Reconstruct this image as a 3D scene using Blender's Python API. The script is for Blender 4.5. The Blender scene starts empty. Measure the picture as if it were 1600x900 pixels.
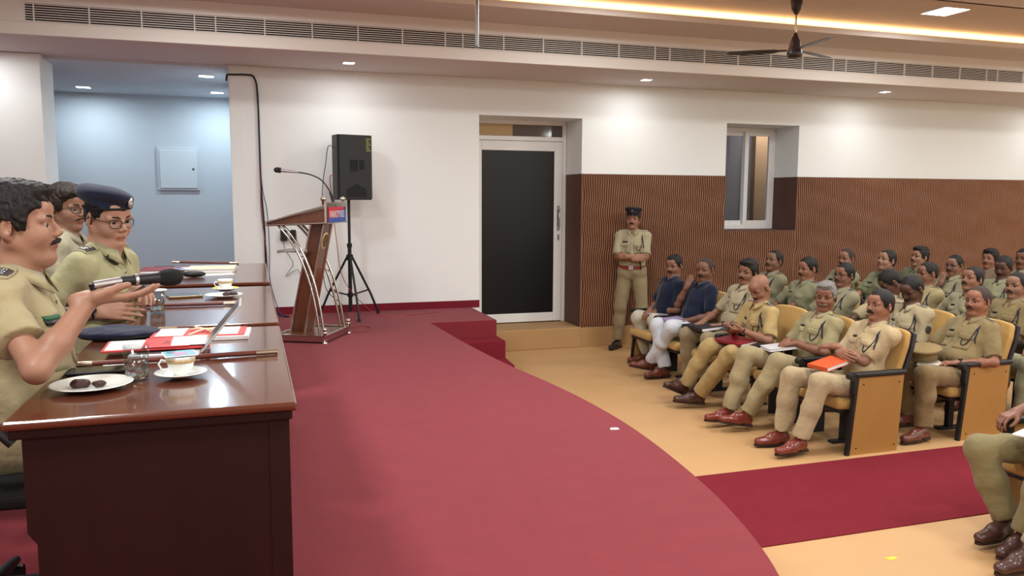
import bpy, bmesh, math, random
import numpy as np
from mathutils import Vector, Matrix, Euler

# ------------------------------------------------------------------ camera, world, exposure
sc = bpy.context.scene
COL = sc.collection
rad = math.radians
_cam = bpy.data.cameras.new('camera')
_cam.sensor_width = 36.0
_cam.lens = 1257.0 / 1600.0 * 36.0
_cam.clip_start = 0.05
cam = bpy.data.objects.new('camera', _cam)
COL.objects.link(cam)
cam.matrix_world = (Matrix.Translation((0, 0, 1.85)) @ Matrix.Rotation(rad(-17.9), 4, 'Z')
                    @ Matrix.Rotation(rad(90 - 6.4), 4, 'X') @ Matrix.Rotation(rad(0.25), 4, 'Z'))
sc.camera = cam
sc.view_settings.view_transform = 'Standard'
sc.view_settings.look = 'None'
sc.view_settings.gamma = 1.0
sc.view_settings.use_curve_mapping = False
sc.view_settings.exposure = 0.45
sc.cycles.use_denoising = True
sc.cycles.max_bounces = 16
sc.cycles.transmission_bounces = 16
sc.cycles.glossy_bounces = 4
sc.cycles.transparent_max_bounces = 16
sc.cycles.diffuse_bounces = 3
sc.cycles.sample_clamp_indirect = 4.0
sc.cycles.caustics_reflective = False
sc.cycles.caustics_refractive = False
wd = bpy.data.worlds.new('world')
sc.world = wd
wd.use_nodes = True
wd.node_tree.nodes['Background'].inputs[0].default_value = (0.75, 0.82, 1.0, 1)
wd.node_tree.nodes['Background'].inputs[1].default_value = 0.6

HALL_POWER, SPOT_POWER, COVE_POWER, ALCOVE_POWER = 46.0, 5.0, 13.0, 9.5


def area_light(name, loc, size, power, color=(1, 1, 1), rot=(0, 0, 0), size_y=None, spread=None):
    l = bpy.data.lights.new(name, 'AREA')
    l.energy = power
    l.color = color
    l.shape = 'RECTANGLE'
    l.size = size
    l.size_y = size_y or size
    if spread:
        l.spread = spread
    o = bpy.data.objects.new(name, l)
    o.location = loc
    o.rotation_euler = rot
    COL.objects.link(o)
    return o


# ------------------------------------------------------------------ materials
def c8(r, g, b):
    f = lambda v: (v / 255 / 12.92) if v / 255 <= 0.04045 else ((v / 255 + 0.055) / 1.055) ** 2.4
    return (f(r), f(g), f(b))


_M = {}


def mat(name, col, rough=0.6, metal=0.0, bump=0.0, scale=60.0, var=0.0, vscale=8.0, spec=0.5, coat=0.0,
        emit=None, estr=0.0, trans=0.0, ior=1.45, stretch=None, sheen=0.0, sss=0.0, alpha=1.0, bdist=0.01):
    key = (name, tuple(round(c, 4) for c in col), rough, metal, bump, var)
    if key in _M:
        return _M[key]
    m = bpy.data.materials.new(name)
    m.use_nodes = True
    nt = m.node_tree
    N, L = nt.nodes, nt.links
    b = N['Principled BSDF']
    b.inputs['Base Color'].default_value = (*col, 1)
    b.inputs['Roughness'].default_value = rough
    b.inputs['Metallic'].default_value = metal
    b.inputs['Specular IOR Level'].default_value = spec
    b.inputs['Coat Weight'].default_value = coat
    b.inputs['Coat Roughness'].default_value = 0.08
    b.inputs['Transmission Weight'].default_value = trans
    b.inputs['IOR'].default_value = ior
    b.inputs['Sheen Weight'].default_value = sheen
    b.inputs['Subsurface Weight'].default_value = sss
    b.inputs['Subsurface Radius'].default_value = (0.02, 0.008, 0.004)
    if emit:
        b.inputs['Emission Color'].default_value = (*emit, 1)
        b.inputs['Emission Strength'].default_value = estr
    tc = N.new('ShaderNodeTexCoord')
    src = tc.outputs['Object']
    if stretch:
        mp = N.new('ShaderNodeMapping')
        mp.inputs['Scale'].default_value = stretch
        L.new(src, mp.inputs[0])
        src = mp.outputs[0]
    if var > 0:
        nz = N.new('ShaderNodeTexNoise')
        nz.inputs['Scale'].default_value = vscale
        nz.inputs['Detail'].default_value = 5
        L.new(src, nz.inputs['Vector'])
        mx = N.new('ShaderNodeMix')
        mx.data_type = 'RGBA'
        mx.inputs[6].default_value = (*[c * (1 - var) for c in col], 1)
        mx.inputs[7].default_value = (*[min(1, c * (1 + var)) for c in col], 1)
        L.new(nz.outputs[0], mx.inputs[0])
        L.new(mx.outputs[2], b.inputs['Base Color'])
    if bump > 0:
        nb = N.new('ShaderNodeTexNoise')
        nb.inputs['Scale'].default_value = scale
        nb.inputs['Detail'].default_value = 4
        L.new(src, nb.inputs['Vector'])
        bp = N.new('ShaderNodeBump')
        bp.inputs['Strength'].default_value = bump
        bp.inputs['Distance'].default_value = bdist
        L.new(nb.outputs[0], bp.inputs['Height'])
        L.new(bp.outputs[0], b.inputs['Normal'])
    _M[key] = m
    return m


def cloth(r, g, b):
    return mat('cloth', tuple(v * .74 for v in c8(r, g, b)), 0.85, bump=0.55, scale=14, bdist=.02, var=0.12, vscale=14, spec=0.2, sheen=0.15)


def skin(r, g, b):
    m_ = (r + g + b) / 3
    r, g, b = r * .88 + m_ * .12, g * .88 + m_ * .12, b * .88 + m_ * .12
    return mat('skin', tuple(v * .77 for v in c8(r, g, b)), 0.48, bump=0.06, scale=180, var=0.10, vscale=22, spec=0.4)


WALL = mat('white_paint', c8(236, 238, 235), 0.7, bump=0.03, scale=30, var=0.015, vscale=1.5)
ALC = mat('cool_white_paint', c8(200, 208, 214), 0.7, bump=0.03, scale=30, var=0.01)
CEIL = mat('ceiling_paint', c8(212, 204, 200), 0.75, bump=0.02, scale=20)
FASC = mat('fascia_paint', c8(230, 222, 214), 0.6)
RED = mat('red_carpet', c8(130, 46, 54), 0.95, bump=0.5, scale=260, var=0.10, vscale=7, spec=0.1, sheen=0.1)
REDD = mat('red_carpet_edge', c8(122, 36, 48), 0.95, bump=0.5, scale=260, var=0.10, vscale=7, spec=0.1)
BEIGE = mat('beige_vinyl', c8(192, 150, 103), 0.45, bump=0.02, scale=8, var=0.07, vscale=1.6)
BEIGE2 = mat('beige_skirting', c8(176, 138, 92), 0.6, bump=0.03, scale=12, var=0.09, vscale=3)
BROWN = mat('slat_brown', c8(88, 54, 40), 0.6, var=0.12, vscale=6)
BROWN_LIT = mat('slat_lit_side', c8(176, 122, 86), 0.5, var=0.15, vscale=6)  # lit side of each slat, put in as a lighter tan colour
BROWNP = mat('plain_brown_panel', c8(88, 58, 46), 0.65, var=0.05)
PVC = mat('white_upvc', c8(235, 233, 230), 0.35)
BLACK = mat('black_plastic', c8(24, 24, 26), 0.45, bump=0.05, scale=200)
BLACKM = mat('black_matte', c8(18, 18, 20), 0.75, bump=0.2, scale=300)
BLKRUB = mat('black_rubber', c8(20, 20, 20), 0.6)
STEEL = mat('stainless_steel', c8(205, 200, 190), 0.22, metal=1.0)
GREYM = mat('grey_metal', c8(150, 150, 150), 0.4, metal=0.8)
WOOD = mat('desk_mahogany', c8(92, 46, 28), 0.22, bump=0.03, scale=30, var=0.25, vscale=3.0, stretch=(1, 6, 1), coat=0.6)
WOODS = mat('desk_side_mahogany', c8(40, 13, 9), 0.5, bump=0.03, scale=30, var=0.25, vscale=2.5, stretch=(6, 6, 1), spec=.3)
LWOOD = mat('lectern_wood', c8(104, 58, 38), 0.35, bump=0.03, scale=40, var=0.3, vscale=6, stretch=(8, 8, 1), coat=0.3)
PLY = mat('chair_plywood', c8(168, 124, 64), 0.45, bump=0.02, scale=30, var=0.10, vscale=3, stretch=(4, 4, 1))
YEL = mat('mustard_fabric', c8(186, 146, 80), 0.9, bump=0.3, scale=160, var=0.06, sheen=0.2)
PAPER = mat('white_paper', c8(238, 236, 236), 0.8, var=0.02)


def thin_glass(name, tint, ior=1.5, rough=0.01):
    m = bpy.data.materials.new(name)
    m.use_nodes = True
    N, L = m.node_tree.nodes, m.node_tree.links
    N.remove(N['Principled BSDF'])
    t, gl, fr, mx = N.new('ShaderNodeBsdfTransparent'), N.new('ShaderNodeBsdfGlossy'), N.new('ShaderNodeFresnel'), N.new('ShaderNodeMixShader')
    t.inputs[0].default_value = (*tint, 1)
    gl.inputs['Roughness'].default_value = rough
    fr.inputs[0].default_value = ior
    ge, mu = N.new('ShaderNodeNewGeometry'), N.new('ShaderNodeMath')
    mu.operation = 'MULTIPLY_ADD'
    mu.inputs[1].default_value = -1.0
    mu.inputs[2].default_value = 1.0
    mm = N.new('ShaderNodeMath')
    mm.operation = 'MULTIPLY'
    L.new(ge.outputs['Backfacing'], mu.inputs[0])
    L.new(mu.outputs[0], mm.inputs[0])
    L.new(fr.outputs[0], mm.inputs[1])
    L.new(mm.outputs[0], mx.inputs[0])
    L.new(t.outputs[0], mx.inputs[1])
    L.new(gl.outputs[0], mx.inputs[2])
    L.new(mx.outputs[0], N['Material Output'].inputs[0])
    return m


WINGLASS = thin_glass('window_glass', (.80, .80, .83))
GLASS = thin_glass('clear_glass', (.86, .88, .88), 1.7)
LENS = thin_glass('spectacle_lens', (.93, .93, .94), 1.3)
WATER = mat('water', (0.97, 0.98, 0.97), 0.0, trans=1.0, ior=1.33)
CHINA = mat('white_china', c8(238, 240, 234), 0.15, coat=0.5)
GOLD = mat('gold_metal', c8(200, 160, 80), 0.3, metal=0.9)
SILV = mat('silver_metal', c8(200, 200, 205), 0.3, metal=0.9)
HAIRK = mat('black_hair', c8(24, 20, 19), 0.55, bump=0.7, scale=110, stretch=(1, 1, .35), spec=0.35)
HAIRD = mat('dark_brown_hair', c8(40, 30, 25), 0.55, bump=0.7, scale=110, stretch=(1, 1, .35), spec=0.35)
HAIRG = mat('grey_hair', c8(120, 116, 112), 0.65, bump=0.9, scale=110, var=0.35, vscale=60, stretch=(1, 1, .35))
HAIRS = mat('short_cropped_hair', c8(58, 44, 38), 0.75, bump=0.5, scale=220)
NAVY = mat('navy_wool', c8(22, 28, 54), 0.9, bump=0.3, scale=220, sheen=0.1)
REDSTRIPE = mat('red_enamel', c8(170, 40, 40), 0.5)
BLUEST = mat('blue_enamel', c8(40, 60, 130), 0.5)
EYEW = mat('eye_white', c8(178, 162, 150), 0.35)
IRIS = mat('iris_brown', c8(30, 18, 12), 0.15)
LIP = None


# ------------------------------------------------------------------ mesh helpers
def rotm(rx=0, ry=0, rz=0):
    return np.array(Euler((rad(rx), rad(ry), rad(rz))).to_matrix())


def V(*a):
    return np.array(a, float)


def unit(v):
    v = np.asarray(v, float)
    return v / (np.linalg.norm(v) + 1e-12)


def frame_from(z, x=(1, 0, 0)):
    z = unit(z)
    x = np.asarray(x, float)
    if abs(np.dot(unit(x), z)) > 0.95:
        x = V(0, 1, 0) if abs(z[1]) < 0.9 else V(0, 0, 1)
    x = unit(x - z * np.dot(x, z))
    y = np.cross(z, x)
    return np.stack([x, y, z], 1)          # columns


class MB:
    def __init__(s):
        s.v, s.f, s.m, s.sm = [], [], [], []

    def add(s, vs, fs, mi=0, smooth=False, R=None, t=None):
        o = len(s.v)
        for p in vs:
            p = np.asarray(p, float)
            if R is not None:
                p = R @ p
            if t is not None:
                p = p + np.asarray(t, float)
            s.v.append(tuple(p))
        for f in fs:
            s.f.append(tuple(i + o for i in f))
            s.m.append(mi)
            s.sm.append(smooth)
        return s

    def box(s, lo, hi, bev=0.0, mi=0, R=None, t=None, seg=2):
        lo, hi = np.minimum(lo, hi), np.maximum(lo, hi)
        bm = bmesh.new()
        bmesh.ops.create_cube(bm, size=1)
        c, d = (lo + hi) / 2, hi - lo
        for v in bm.verts:
            v.co = Vector((c[0] + v.co.x * d[0], c[1] + v.co.y * d[1], c[2] + v.co.z * d[2]))
        if bev > 0:
            bmesh.ops.bevel(bm, geom=list(bm.edges), offset=min(bev, d.min() * .49), segments=seg, affect='EDGES', profile=.5)
        bm.verts.index_update()
        s.add([v.co[:] for v in bm.verts], [[v.index for v in f.verts] for f in bm.faces], mi, False, R, t)
        bm.free()
        return s

    def cyl(s, a, b, r1, r2=None, n=16, mi=0, caps=True):
        r2 = r1 if r2 is None else r2
        a, b = np.asarray(a, float), np.asarray(b, float)
        F = frame_from(b - a)
        vs, fs = [], []
        for (c, r) in ((a, r1), (b, r2)):
            for k in range(n):
                an = 2 * math.pi * k / n
                vs.append(c + F[:, 0] * math.cos(an) * r + F[:, 1] * math.sin(an) * r)
        s.add(vs, [(k, (k + 1) % n, n + (k + 1) % n, n + k) for k in range(n)], mi, True)
        if caps:
            s.add(vs[:n], [tuple(range(n))[::-1]], mi)
            s.add(vs[n:], [tuple(range(n))], mi)
        return s

    def tube(s, pts, r, n=8, mi=0, closed=False, flat=None):
        pts = [np.asarray(p, float) for p in pts]
        m = len(pts)
        rs = r if hasattr(r, '__len__') else [r] * m
        vs, fs = [], []
        x = None
        for i, p in enumerate(pts):
            if closed:
                d = pts[(i + 1) % m] - pts[i - 1]
            else:
                d = pts[min(i + 1, m - 1)] - pts[max(i - 1, 0)]
            if x is None:
                F = frame_from(d)
            else:
                F = frame_from(d, x)
            x = F[:, 0]
            for k in range(n):
                an = 2 * math.pi * k / n
                vs.append(p + F[:, 0] * math.cos(an) * rs[i] + F[:, 1] * math.sin(an) * rs[i])
        mm = m if closed else m - 1
        for i in range(mm):
            j = (i + 1) % m
            for k in range(n):
                fs.append((i * n + k, i * n + (k + 1) % n, j * n + (k + 1) % n, j * n + k))
        s.add(vs, fs, mi, True)
        if not closed:
            s.add(vs[:n], [tuple(range(n))[::-1]], mi)
            s.add(vs[-n:], [tuple(range(n))], mi)
        return s

    def lathe(s, prof, c=(0, 0, 0), n=32, mi=0, R=None, sx=1, sy=1):
        vs, fs = [], []
        for (r, z) in prof:
            for k in range(n):
                an = 2 * math.pi * k / n
                vs.append((r * math.cos(an) * sx, r * math.sin(an) * sy, z))
        for i in range(len(prof) - 1):
            for k in range(n):
                fs.append((i * n + k, i * n + (k + 1) % n, (i + 1) * n + (k + 1) % n, (i + 1) * n + k))
        s.add(vs, fs, mi, True, R, c)
        if prof[0][0] > 1e-5:
            s.add(vs[:n], [tuple(range(n))[::-1]], mi, False, R, c)
        if prof[-1][0] > 1e-5:
            s.add(vs[-n:], [tuple(range(n))], mi, False, R, c)
        return s

    def ball(s, c, r, n=14, mi=0, R=None):
        r = np.ones(3) * r
        vs, fs = [], []
        m = n // 2
        for i in range(m + 1):
            th = math.pi * i / m
            for k in range(n):
                an = 2 * math.pi * k / n
                p = V(math.sin(th) * math.cos(an), math.sin(th) * math.sin(an), math.cos(th)) * r
                vs.append(p)
        for i in range(m):
            for k in range(n):
                fs.append((i * n + k, (i + 1) * n + k, (i + 1) * n + (k + 1) % n, i * n + (k + 1) % n))
        return s.add(vs, fs, mi, True, R, c)

    def prism(s, poly, z0, z1, mi=0, R=None, t=None):
        """polygon in local xy, extruded from z0 to z1"""
        n = len(poly)
        vs = [(x, y, z0) for x, y in poly] + [(x, y, z1) for x, y in poly]
        fs = [tuple(range(n))[::-1], tuple(range(n, 2 * n))] + [(k, (k + 1) % n, n + (k + 1) % n, n + k) for k in range(n)]
        return s.add(vs, fs, mi, False, R, t)

    def build(s, name, mats, parent=None, loc=None, rz=0):
        me = bpy.data.meshes.new(name)
        me.from_pydata(s.v, [], s.f)
        if not isinstance(mats, (list, tuple)):
            mats = [mats]
        for m in mats:
            me.materials.append(m)
        me.polygons.foreach_set('material_index', s.m)
        me.polygons.foreach_set('use_smooth', s.sm)
        me.update()
        bm = bmesh.new()
        bm.from_mesh(me)
        bmesh.ops.recalc_face_normals(bm, faces=bm.faces)
        bm.to_mesh(me)
        bm.free()
        o = bpy.data.objects.new(name, me)
        COL.objects.link(o)
        if parent:
            o.parent = parent
        if loc is not None:
            o.location = loc
        if rz:
            o.rotation_euler.z = rad(rz)
        return o


def tag(o, label=None, cat=None, group=None, kind=None):
    if label:
        o['label'] = label
    if cat:
        o['category'] = cat
    if group:
        o['group'] = group
    if kind:
        o['kind'] = kind
    return o


def empty(name, loc, rz=0, label=None, cat=None, group=None):
    o = bpy.data.objects.new(name, None)
    o.empty_display_size = 0.1
    COL.objects.link(o)
    o.location = loc
    o.rotation_euler.z = rad(rz)
    return tag(o, label, cat, group)


def struct(o, label=None):
    o['kind'] = 'structure'
    if label:
        o['label'] = label
    return o


def copy_tree(o, parent=None):
    c = o.copy()
    COL.objects.link(c)
    c.parent = parent
    for ch in list(o.children):
        copy_tree(ch, c)
    return c


def text_mesh(s, size, m, name, parent, loc, R, depth=0.0005, sx=1.0):
    cu = bpy.data.curves.new('lettering', 'FONT')
    cu.body = s
    cu.size = size
    cu.extrude = depth
    cu.align_x = 'CENTER'
    cu.align_y = 'CENTER'
    t = bpy.data.objects.new('lettering_source', cu)
    COL.objects.link(t)
    bpy.context.view_layer.update()
    dg = bpy.context.evaluated_depsgraph_get()
    me = bpy.data.meshes.new_from_object(t.evaluated_get(dg))
    bpy.data.objects.remove(t)
    me.name = name
    me.materials.clear()
    me.materials.append(m)
    o = bpy.data.objects.new(name, me)
    COL.objects.link(o)
    o.parent = parent
    o.matrix_local = Matrix.Translation(loc) @ Matrix(R.tolist()).to_4x4() @ Matrix.Diagonal((sx, 1, 1, 1))
    return o


# ------------------------------------------------------------------ signed-distance bodies
def smin(a, b, k):
    if k <= 0:
        return np.minimum(a, b)
    h = np.clip(0.5 + 0.5 * (b - a) / k, 0, 1)
    return b + (a - b) * h - k * h * (1 - h)


def smax(a, b, k):
    return -smin(-a, -b, k)


class SDF:
    def __init__(s, noise=None):
        s.pr = []
        s.noise = noise

    def _put(s, fn, lo, hi, k, op, cut):
        if cut is not None:
            cp, cn = np.asarray(cut[0], float), unit(cut[1])
            f0 = fn
            fn = lambda p: np.maximum(f0(p), (p - cp) @ cn)
        s.pr.append((fn, np.asarray(lo, float), np.asarray(hi, float), k, op))
        return s

    def cap(s, a, b, ra, rb=None, k=.02, op=0, cut=None, flat=None):
        a, b = np.asarray(a, float), np.asarray(b, float)
        rb = ra if rb is None else rb
        ba = b - a
        L = float(ba @ ba) + 1e-12
        q = 1.0
        if flat is not None:
            fn_, q = unit(flat[0]), flat[1]

        def fn(p):
            pa = p - a
            if flat is not None:
                # squash: thickness along fn_ multiplied by q
                h = np.clip((pa @ ba) / L, 0, 1)
                d = pa - h[:, None] * ba
                dn = d @ fn_
                d = d + np.outer(dn * (1 / q - 1), fn_)
                return (np.linalg.norm(d, axis=1) - (ra + (rb - ra) * h)) * min(q, 1)
            h = np.clip((pa @ ba) / L, 0, 1)
            return np.linalg.norm(pa - h[:, None] * ba, axis=1) - (ra + (rb - ra) * h)
        r = max(ra, rb) * max(q, 1)
        return s._put(fn, np.minimum(a, b) - r, np.maximum(a, b) + r, k, op, cut)

    def ell(s, c, r, R=None, k=.02, op=0, cut=None):
        c, r = np.asarray(c, float), np.asarray(r, float) * np.ones(3)

        def fn(p):
            q = p - c
            if R is not None:
                q = q @ R
            k0 = np.linalg.norm(q / r, axis=1)
            k1 = np.linalg.norm(q / (r * r), axis=1)
            return k0 * (k0 - 1) / np.maximum(k1, 1e-6)
        m = r.max() if R is not None else r
        return s._put(fn, c - m, c + m, k, op, cut)

    def fn(s, f, lo, hi, k=.01, op=0):
        return s._put(f, lo, hi, k, op, None)

    def _noise(s, p):
        amp, fr, seed = s.noise
        a = seed * 1.7
        w = 1.2 * np.sin(p[:, 0] * fr * .5 + a) + 1.1 * np.sin(p[:, 1] * fr * .6 - a) + np.sin(p[:, 2] * fr * .55 + 2 * a)
        return amp * (np.sin(fr * (.6 * p[:, 0] + .5 * p[:, 1] + .7 * p[:, 2]) + 1.6 * w)
                      + .6 * np.sin(fr * 1.7 * (-.6 * p[:, 0] + .7 * p[:, 1] + .4 * p[:, 2]) + 1.5 * w + a))

    def ev(s, p):
        p = np.asarray(p, float).reshape(-1, 3)
        d = np.full(len(p), .3)
        for fn, lo, hi, k, op in s.pr:
            q = fn(p)
            d = smin(d, q, k) if op == 0 else (smax(d, -q, k) if op == 1 else smax(d, q, k))
        if s.noise:
            d = d + s._noise(p)
        return d

    def mesh(s, h, clip=None):
        lo = np.min([q[1] for q in s.pr if q[4] == 0], axis=0) - 3 * h - .01
        hi = np.max([q[2] for q in s.pr if q[4] == 0], axis=0) + 3 * h + .01
        n = np.ceil((hi - lo) / h).astype(int) + 1
        ax = [lo[i] + h * np.arange(n[i]) for i in range(3)]
        D = np.full(n, .3)
        for fn, a, b, k, op in s.pr:
            m = k + 3 * h
            i0 = np.maximum(np.floor((a - m - lo) / h).astype(int), 0)
            i1 = np.minimum(np.ceil((b + m - lo) / h).astype(int) + 1, n)
            if op == 2:
                i0, i1 = np.zeros(3, int), n
            if np.any(i1 <= i0):
                continue
            g = np.stack(np.meshgrid(ax[0][i0[0]:i1[0]], ax[1][i0[1]:i1[1]], ax[2][i0[2]:i1[2]], indexing='ij'), -1)
            q = fn(g.reshape(-1, 3)).reshape(g.shape[:3])
            sl = (slice(i0[0], i1[0]), slice(i0[1], i1[1]), slice(i0[2], i1[2]))
            cur = D[sl]
            D[sl] = smin(cur, q, k) if op == 0 else (smax(cur, -q, k) if op == 1 else smax(cur, q, k))
        if s.noise:
            near = np.abs(D) < .03
            idx = np.argwhere(near)
            P = lo + idx * h
            D[near] += s._noise(P)
        # surface nets
        neg = D < 0
        c = np.zeros(np.array(n) - 1, int)
        for dx in (0, 1):
            for dy in (0, 1):
                for dz in (0, 1):
                    c += neg[dx:n[0] - 1 + dx, dy:n[1] - 1 + dy, dz:n[2] - 1 + dz]
        act = (c > 0) & (c < 8)
        ids = -np.ones(act.shape, int)
        cells = np.argwhere(act)
        ids[act] = np.arange(len(cells))
        acc = np.zeros((len(cells), 3))
        cnt = np.zeros(len(cells))
        corners = [(x, y, z) for x in (0, 1) for y in (0, 1) for z in (0, 1)]
        val = {q: D[cells[:, 0] + q[0], cells[:, 1] + q[1], cells[:, 2] + q[2]] for q in corners}
        for q in corners:
            for a in range(3):
                if q[a] == 0:
                    q2 = list(q)
                    q2[a] = 1
                    v0, v1 = val[q], val[tuple(q2)]
                    m = (v0 < 0) != (v1 < 0)
                    t = np.where(m, v0 / np.where(m, v0 - v1, 1), 0)
                    for b in range(3):
                        acc[:, b] += np.where(m, (t if b == a else q[b]), 0)
                    cnt += m
        verts = lo + (cells + acc / cnt[:, None]) * h
        quads = []
        for a in range(3):
            b, c2 = (a + 1) % 3, (a + 2) % 3
            sl0 = [slice(None)] * 3
            sl1 = [slice(None)] * 3
            sl0[a], sl1[a] = slice(0, n[a] - 1), slice(1, n[a])
            s0, s1 = neg[tuple(sl0)], neg[tuple(sl1)]
            e = np.argwhere(s0 != s1)
            e = e[(e[:, b] > 0) & (e[:, c2] > 0) & (e[:, b] < n[b] - 1) & (e[:, c2] < n[c2] - 1)]
            if not len(e):
                continue
            fl = s0[e[:, 0], e[:, 1], e[:, 2]]

            def g(db, dc):
                t = e.copy()
                t[:, b] -= db
                t[:, c2] -= dc
                return ids[t[:, 0], t[:, 1], t[:, 2]]
            A, B, C_, D_ = g(0, 0), g(1, 0), g(1, 1), g(0, 1)
            Q = np.stack([A, B, C_, D_], 1)
            Q[~fl] = Q[~fl][:, ::-1]
            quads.append(Q)
        return verts, np.concatenate(quads) if quads else np.zeros((0, 4), int)

    def trace(s, p, n, off=0.0, start=.25, it=45):
        """march from p + n*start towards p - n*start; points on the surface + off along n"""
        p = np.asarray(p, float).reshape(-1, 3)
        n = unit(n)
        t = np.zeros(len(p))
        o = p + n * start
        for _ in range(it):
            d = s.ev(o - n * t[:, None])
            t = np.minimum(t + np.maximum(d, 0) * .8, 2 * start)
        return o - n * (t[:, None] - off)


def mesh_obj(name, parts, mats, parent=None, smooth=True):
    """parts: list of (verts, quads, material index)"""
    vs, fs, mi = [], [], []
    o = 0
    for v, q, m in parts:
        vs.append(np.asarray(v))
        fs.append(np.asarray(q) + o)
        mi.append(np.full(len(q), m))
        o += len(v)
    vs, fs, mi = np.concatenate(vs), np.concatenate(fs), np.concatenate(mi)
    me = bpy.data.meshes.new(name)
    me.vertices.add(len(vs))
    me.vertices.foreach_set('co', vs.astype(np.float32).ravel())
    me.loops.add(len(fs) * 4)
    me.loops.foreach_set('vertex_index', fs.astype(np.int32).ravel())
    me.polygons.add(len(fs))
    me.polygons.foreach_set('loop_start', np.arange(0, len(fs) * 4, 4, dtype=np.int32))
    me.polygons.foreach_set('loop_total', np.full(len(fs), 4, np.int32))
    for m in mats:
        me.materials.append(m)
    me.polygons.foreach_set('material_index', mi.astype(np.int32))
    me.polygons.foreach_set('use_smooth', np.ones(len(fs), bool))
    me.update(calc_edges=True)
    me.validate()
    ob = bpy.data.objects.new(name, me)
    COL.objects.link(ob)
    if parent:
        ob.parent = parent
    return ob


def sheet(name, sdf, c, a, b, n, poly_w, m, parent, off=.001, th=.004, nu=8, nv=6, shape=None):
    """thin cloth/metal patch lying on a surface: spans a*[-.5,.5] x b*[-.5,.5] about c, seen along n"""
    us, vs_ = np.linspace(-.5, .5, nu), np.linspace(-.5, .5, nv)
    P = []
    for v in vs_:
        for u in us:
            uu, vv = (u, v) if shape is None else shape(u, v)
            P.append(np.asarray(c) + np.asarray(a) * uu + np.asarray(b) * vv)
    P = np.array(P)
    bot = sdf.trace(P, n, off - .004)
    top = bot + unit(n) * (th + .004)
    N = len(P)
    fs = []
    for j in range(nv - 1):
        for i in range(nu - 1):
            q = (j * nu + i, j * nu + i + 1, (j + 1) * nu + i + 1, (j + 1) * nu + i)
            fs.append(tuple(x + N for x in q))
            fs.append(q[::-1])
    ring = [i for i in range(nu)] + [j * nu + nu - 1 for j in range(1, nv)] + [(nv - 1) * nu + i for i in range(nu - 2, -1, -1)] + [j * nu for j in range(nv - 2, 0, -1)]
    for k in range(len(ring)):
        x, y = ring[k], ring[(k + 1) % len(ring)]
        fs.append((x, y, y + N, x + N))
    mb = MB()
    mb.add(np.concatenate([bot, top]), fs, 0, True)
    return mb.build(name, m, parent)

# ------------------------------------------------------------------ lamps of the hall
WARM = (1.0, 0.93, 0.85)
NEUT = (0.97, 1.0, 0.99)
COOL = (0.74, 0.89, 1.0)
hall_panels = [(x, y) for x in (-1.2, 1.9, 5.0, 8.1, 11.2) for y in (4.4, 1.4, -1.6)]
tray_panels = [(-0.3, 6.62), (3.2, 6.62), (6.71, 6.62), (10.2, 6.62)]
for x, y in hall_panels:
    area_light('panel_lamp', (x, y, 3.585), 0.56, HALL_POWER, NEUT)
for x, y in tray_panels:
    area_light('tray_lamp', (x, y, 3.70), 0.34, HALL_POWER * .55, NEUT)
spots = [(1.0, 8.6), (4.43, 8.65), (7.8, 8.58), (11.2, 8.6), (-2.4, 8.6)]
for x, y in spots:
    area_light('downlight_lamp', (x, y, 3.205), 0.1, SPOT_POWER, (0.97, 0.98, 1.0))
for x in range(-3, 13, 2):
    area_light('cove_lamp', (x + .5, 7.50, 3.69), 2.0, COVE_POWER, (1.0, 0.60, 0.26), rot=(rad(180), 0, 0), size_y=.05)
alc_spots = [(-1.95, 11.4), (-0.44, 9.9), (-0.38, 11.4)]
for x, y in alc_spots:
    area_light('alcove_lamp', (x, y, 3.165), 0.14, ALCOVE_POWER, COOL)

# ------------------------------------------------------------------ the room shell
ST = 0.55      # stage height above the hall floor
HX1 = 13.0
mb = MB()
mb.box((-4.2, -4.2, -.12), (HX1, 9.3, 0))
struct(mb.build('floor', BEIGE), 'beige vinyl hall floor')

arc = [(2.46, 9.3), (2.46, 8.15), (1.74, 8.15), (1.76, 7.6), (1.80, 6.8), (1.87, 5.91), (1.96, 5.35), (2.01, 4.9), (2.035, 4.45), (2.035, 4.1), (2.015, 3.75),
       (1.965, 3.3), (1.90, 2.9), (1.80, 2.5), (1.69, 2.2), (1.5, 1.8), (1.2, 1.35), (.9, 1.0), (.6, .75), (.6, -4.0), (-4.2, -4.0), (-4.2, 9.3)]


def smooth_arc(p, n=2):
    out = list(p)
    for _ in range(n):
        q = []
        for i in range(len(out)):
            a, b = out[i], out[(i + 1) % len(out)]
            keep = a[1] > 8.1 or a[1] < .8 or a[0] < -1
            keepb = b[1] > 8.1 or b[1] < .8 or b[0] < -1
            q.append(a) if keep else q.append((.75 * a[0] + .25 * b[0], .75 * a[1] + .25 * b[1]))
            if not keepb and not keep:
                q.append((.25 * a[0] + .75 * b[0], .25 * a[1] + .75 * b[1]))
        out = q
    return out


mb = MB()
mb.prism(smooth_arc(arc), 0.0, ST)
mb.box((-4.2, 9.3, 0), (-.19, 12.2, ST))
struct(mb.build('floor_stage', RED), 'curved stage covered in dark red carpet')
mb = MB()
mb.prism([(1.70, 8.2), (2.48, 8.2), (2.48, 7.89), (1.76, 7.82), (1.70, 7.7)], 0, .367)
mb.prism([(1.70, 7.95), (2.49, 7.95), (2.46, 7.52), (1.72, 7.35)], 0, .183)
struct(mb.build('trim_stage_steps', REDD), 'red carpeted steps from the stage down to the hall floor')
mb = MB()
mb.box((1.9, 3.5, .0), (HX1, 4.57, .006))
struct(mb.build('floor_runner', mat('red_runner', c8(120, 36, 46), 0.95, bump=.5, scale=260, var=.08, vscale=7, spec=.1)), 'red carpet runner laid along the aisle')

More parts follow.
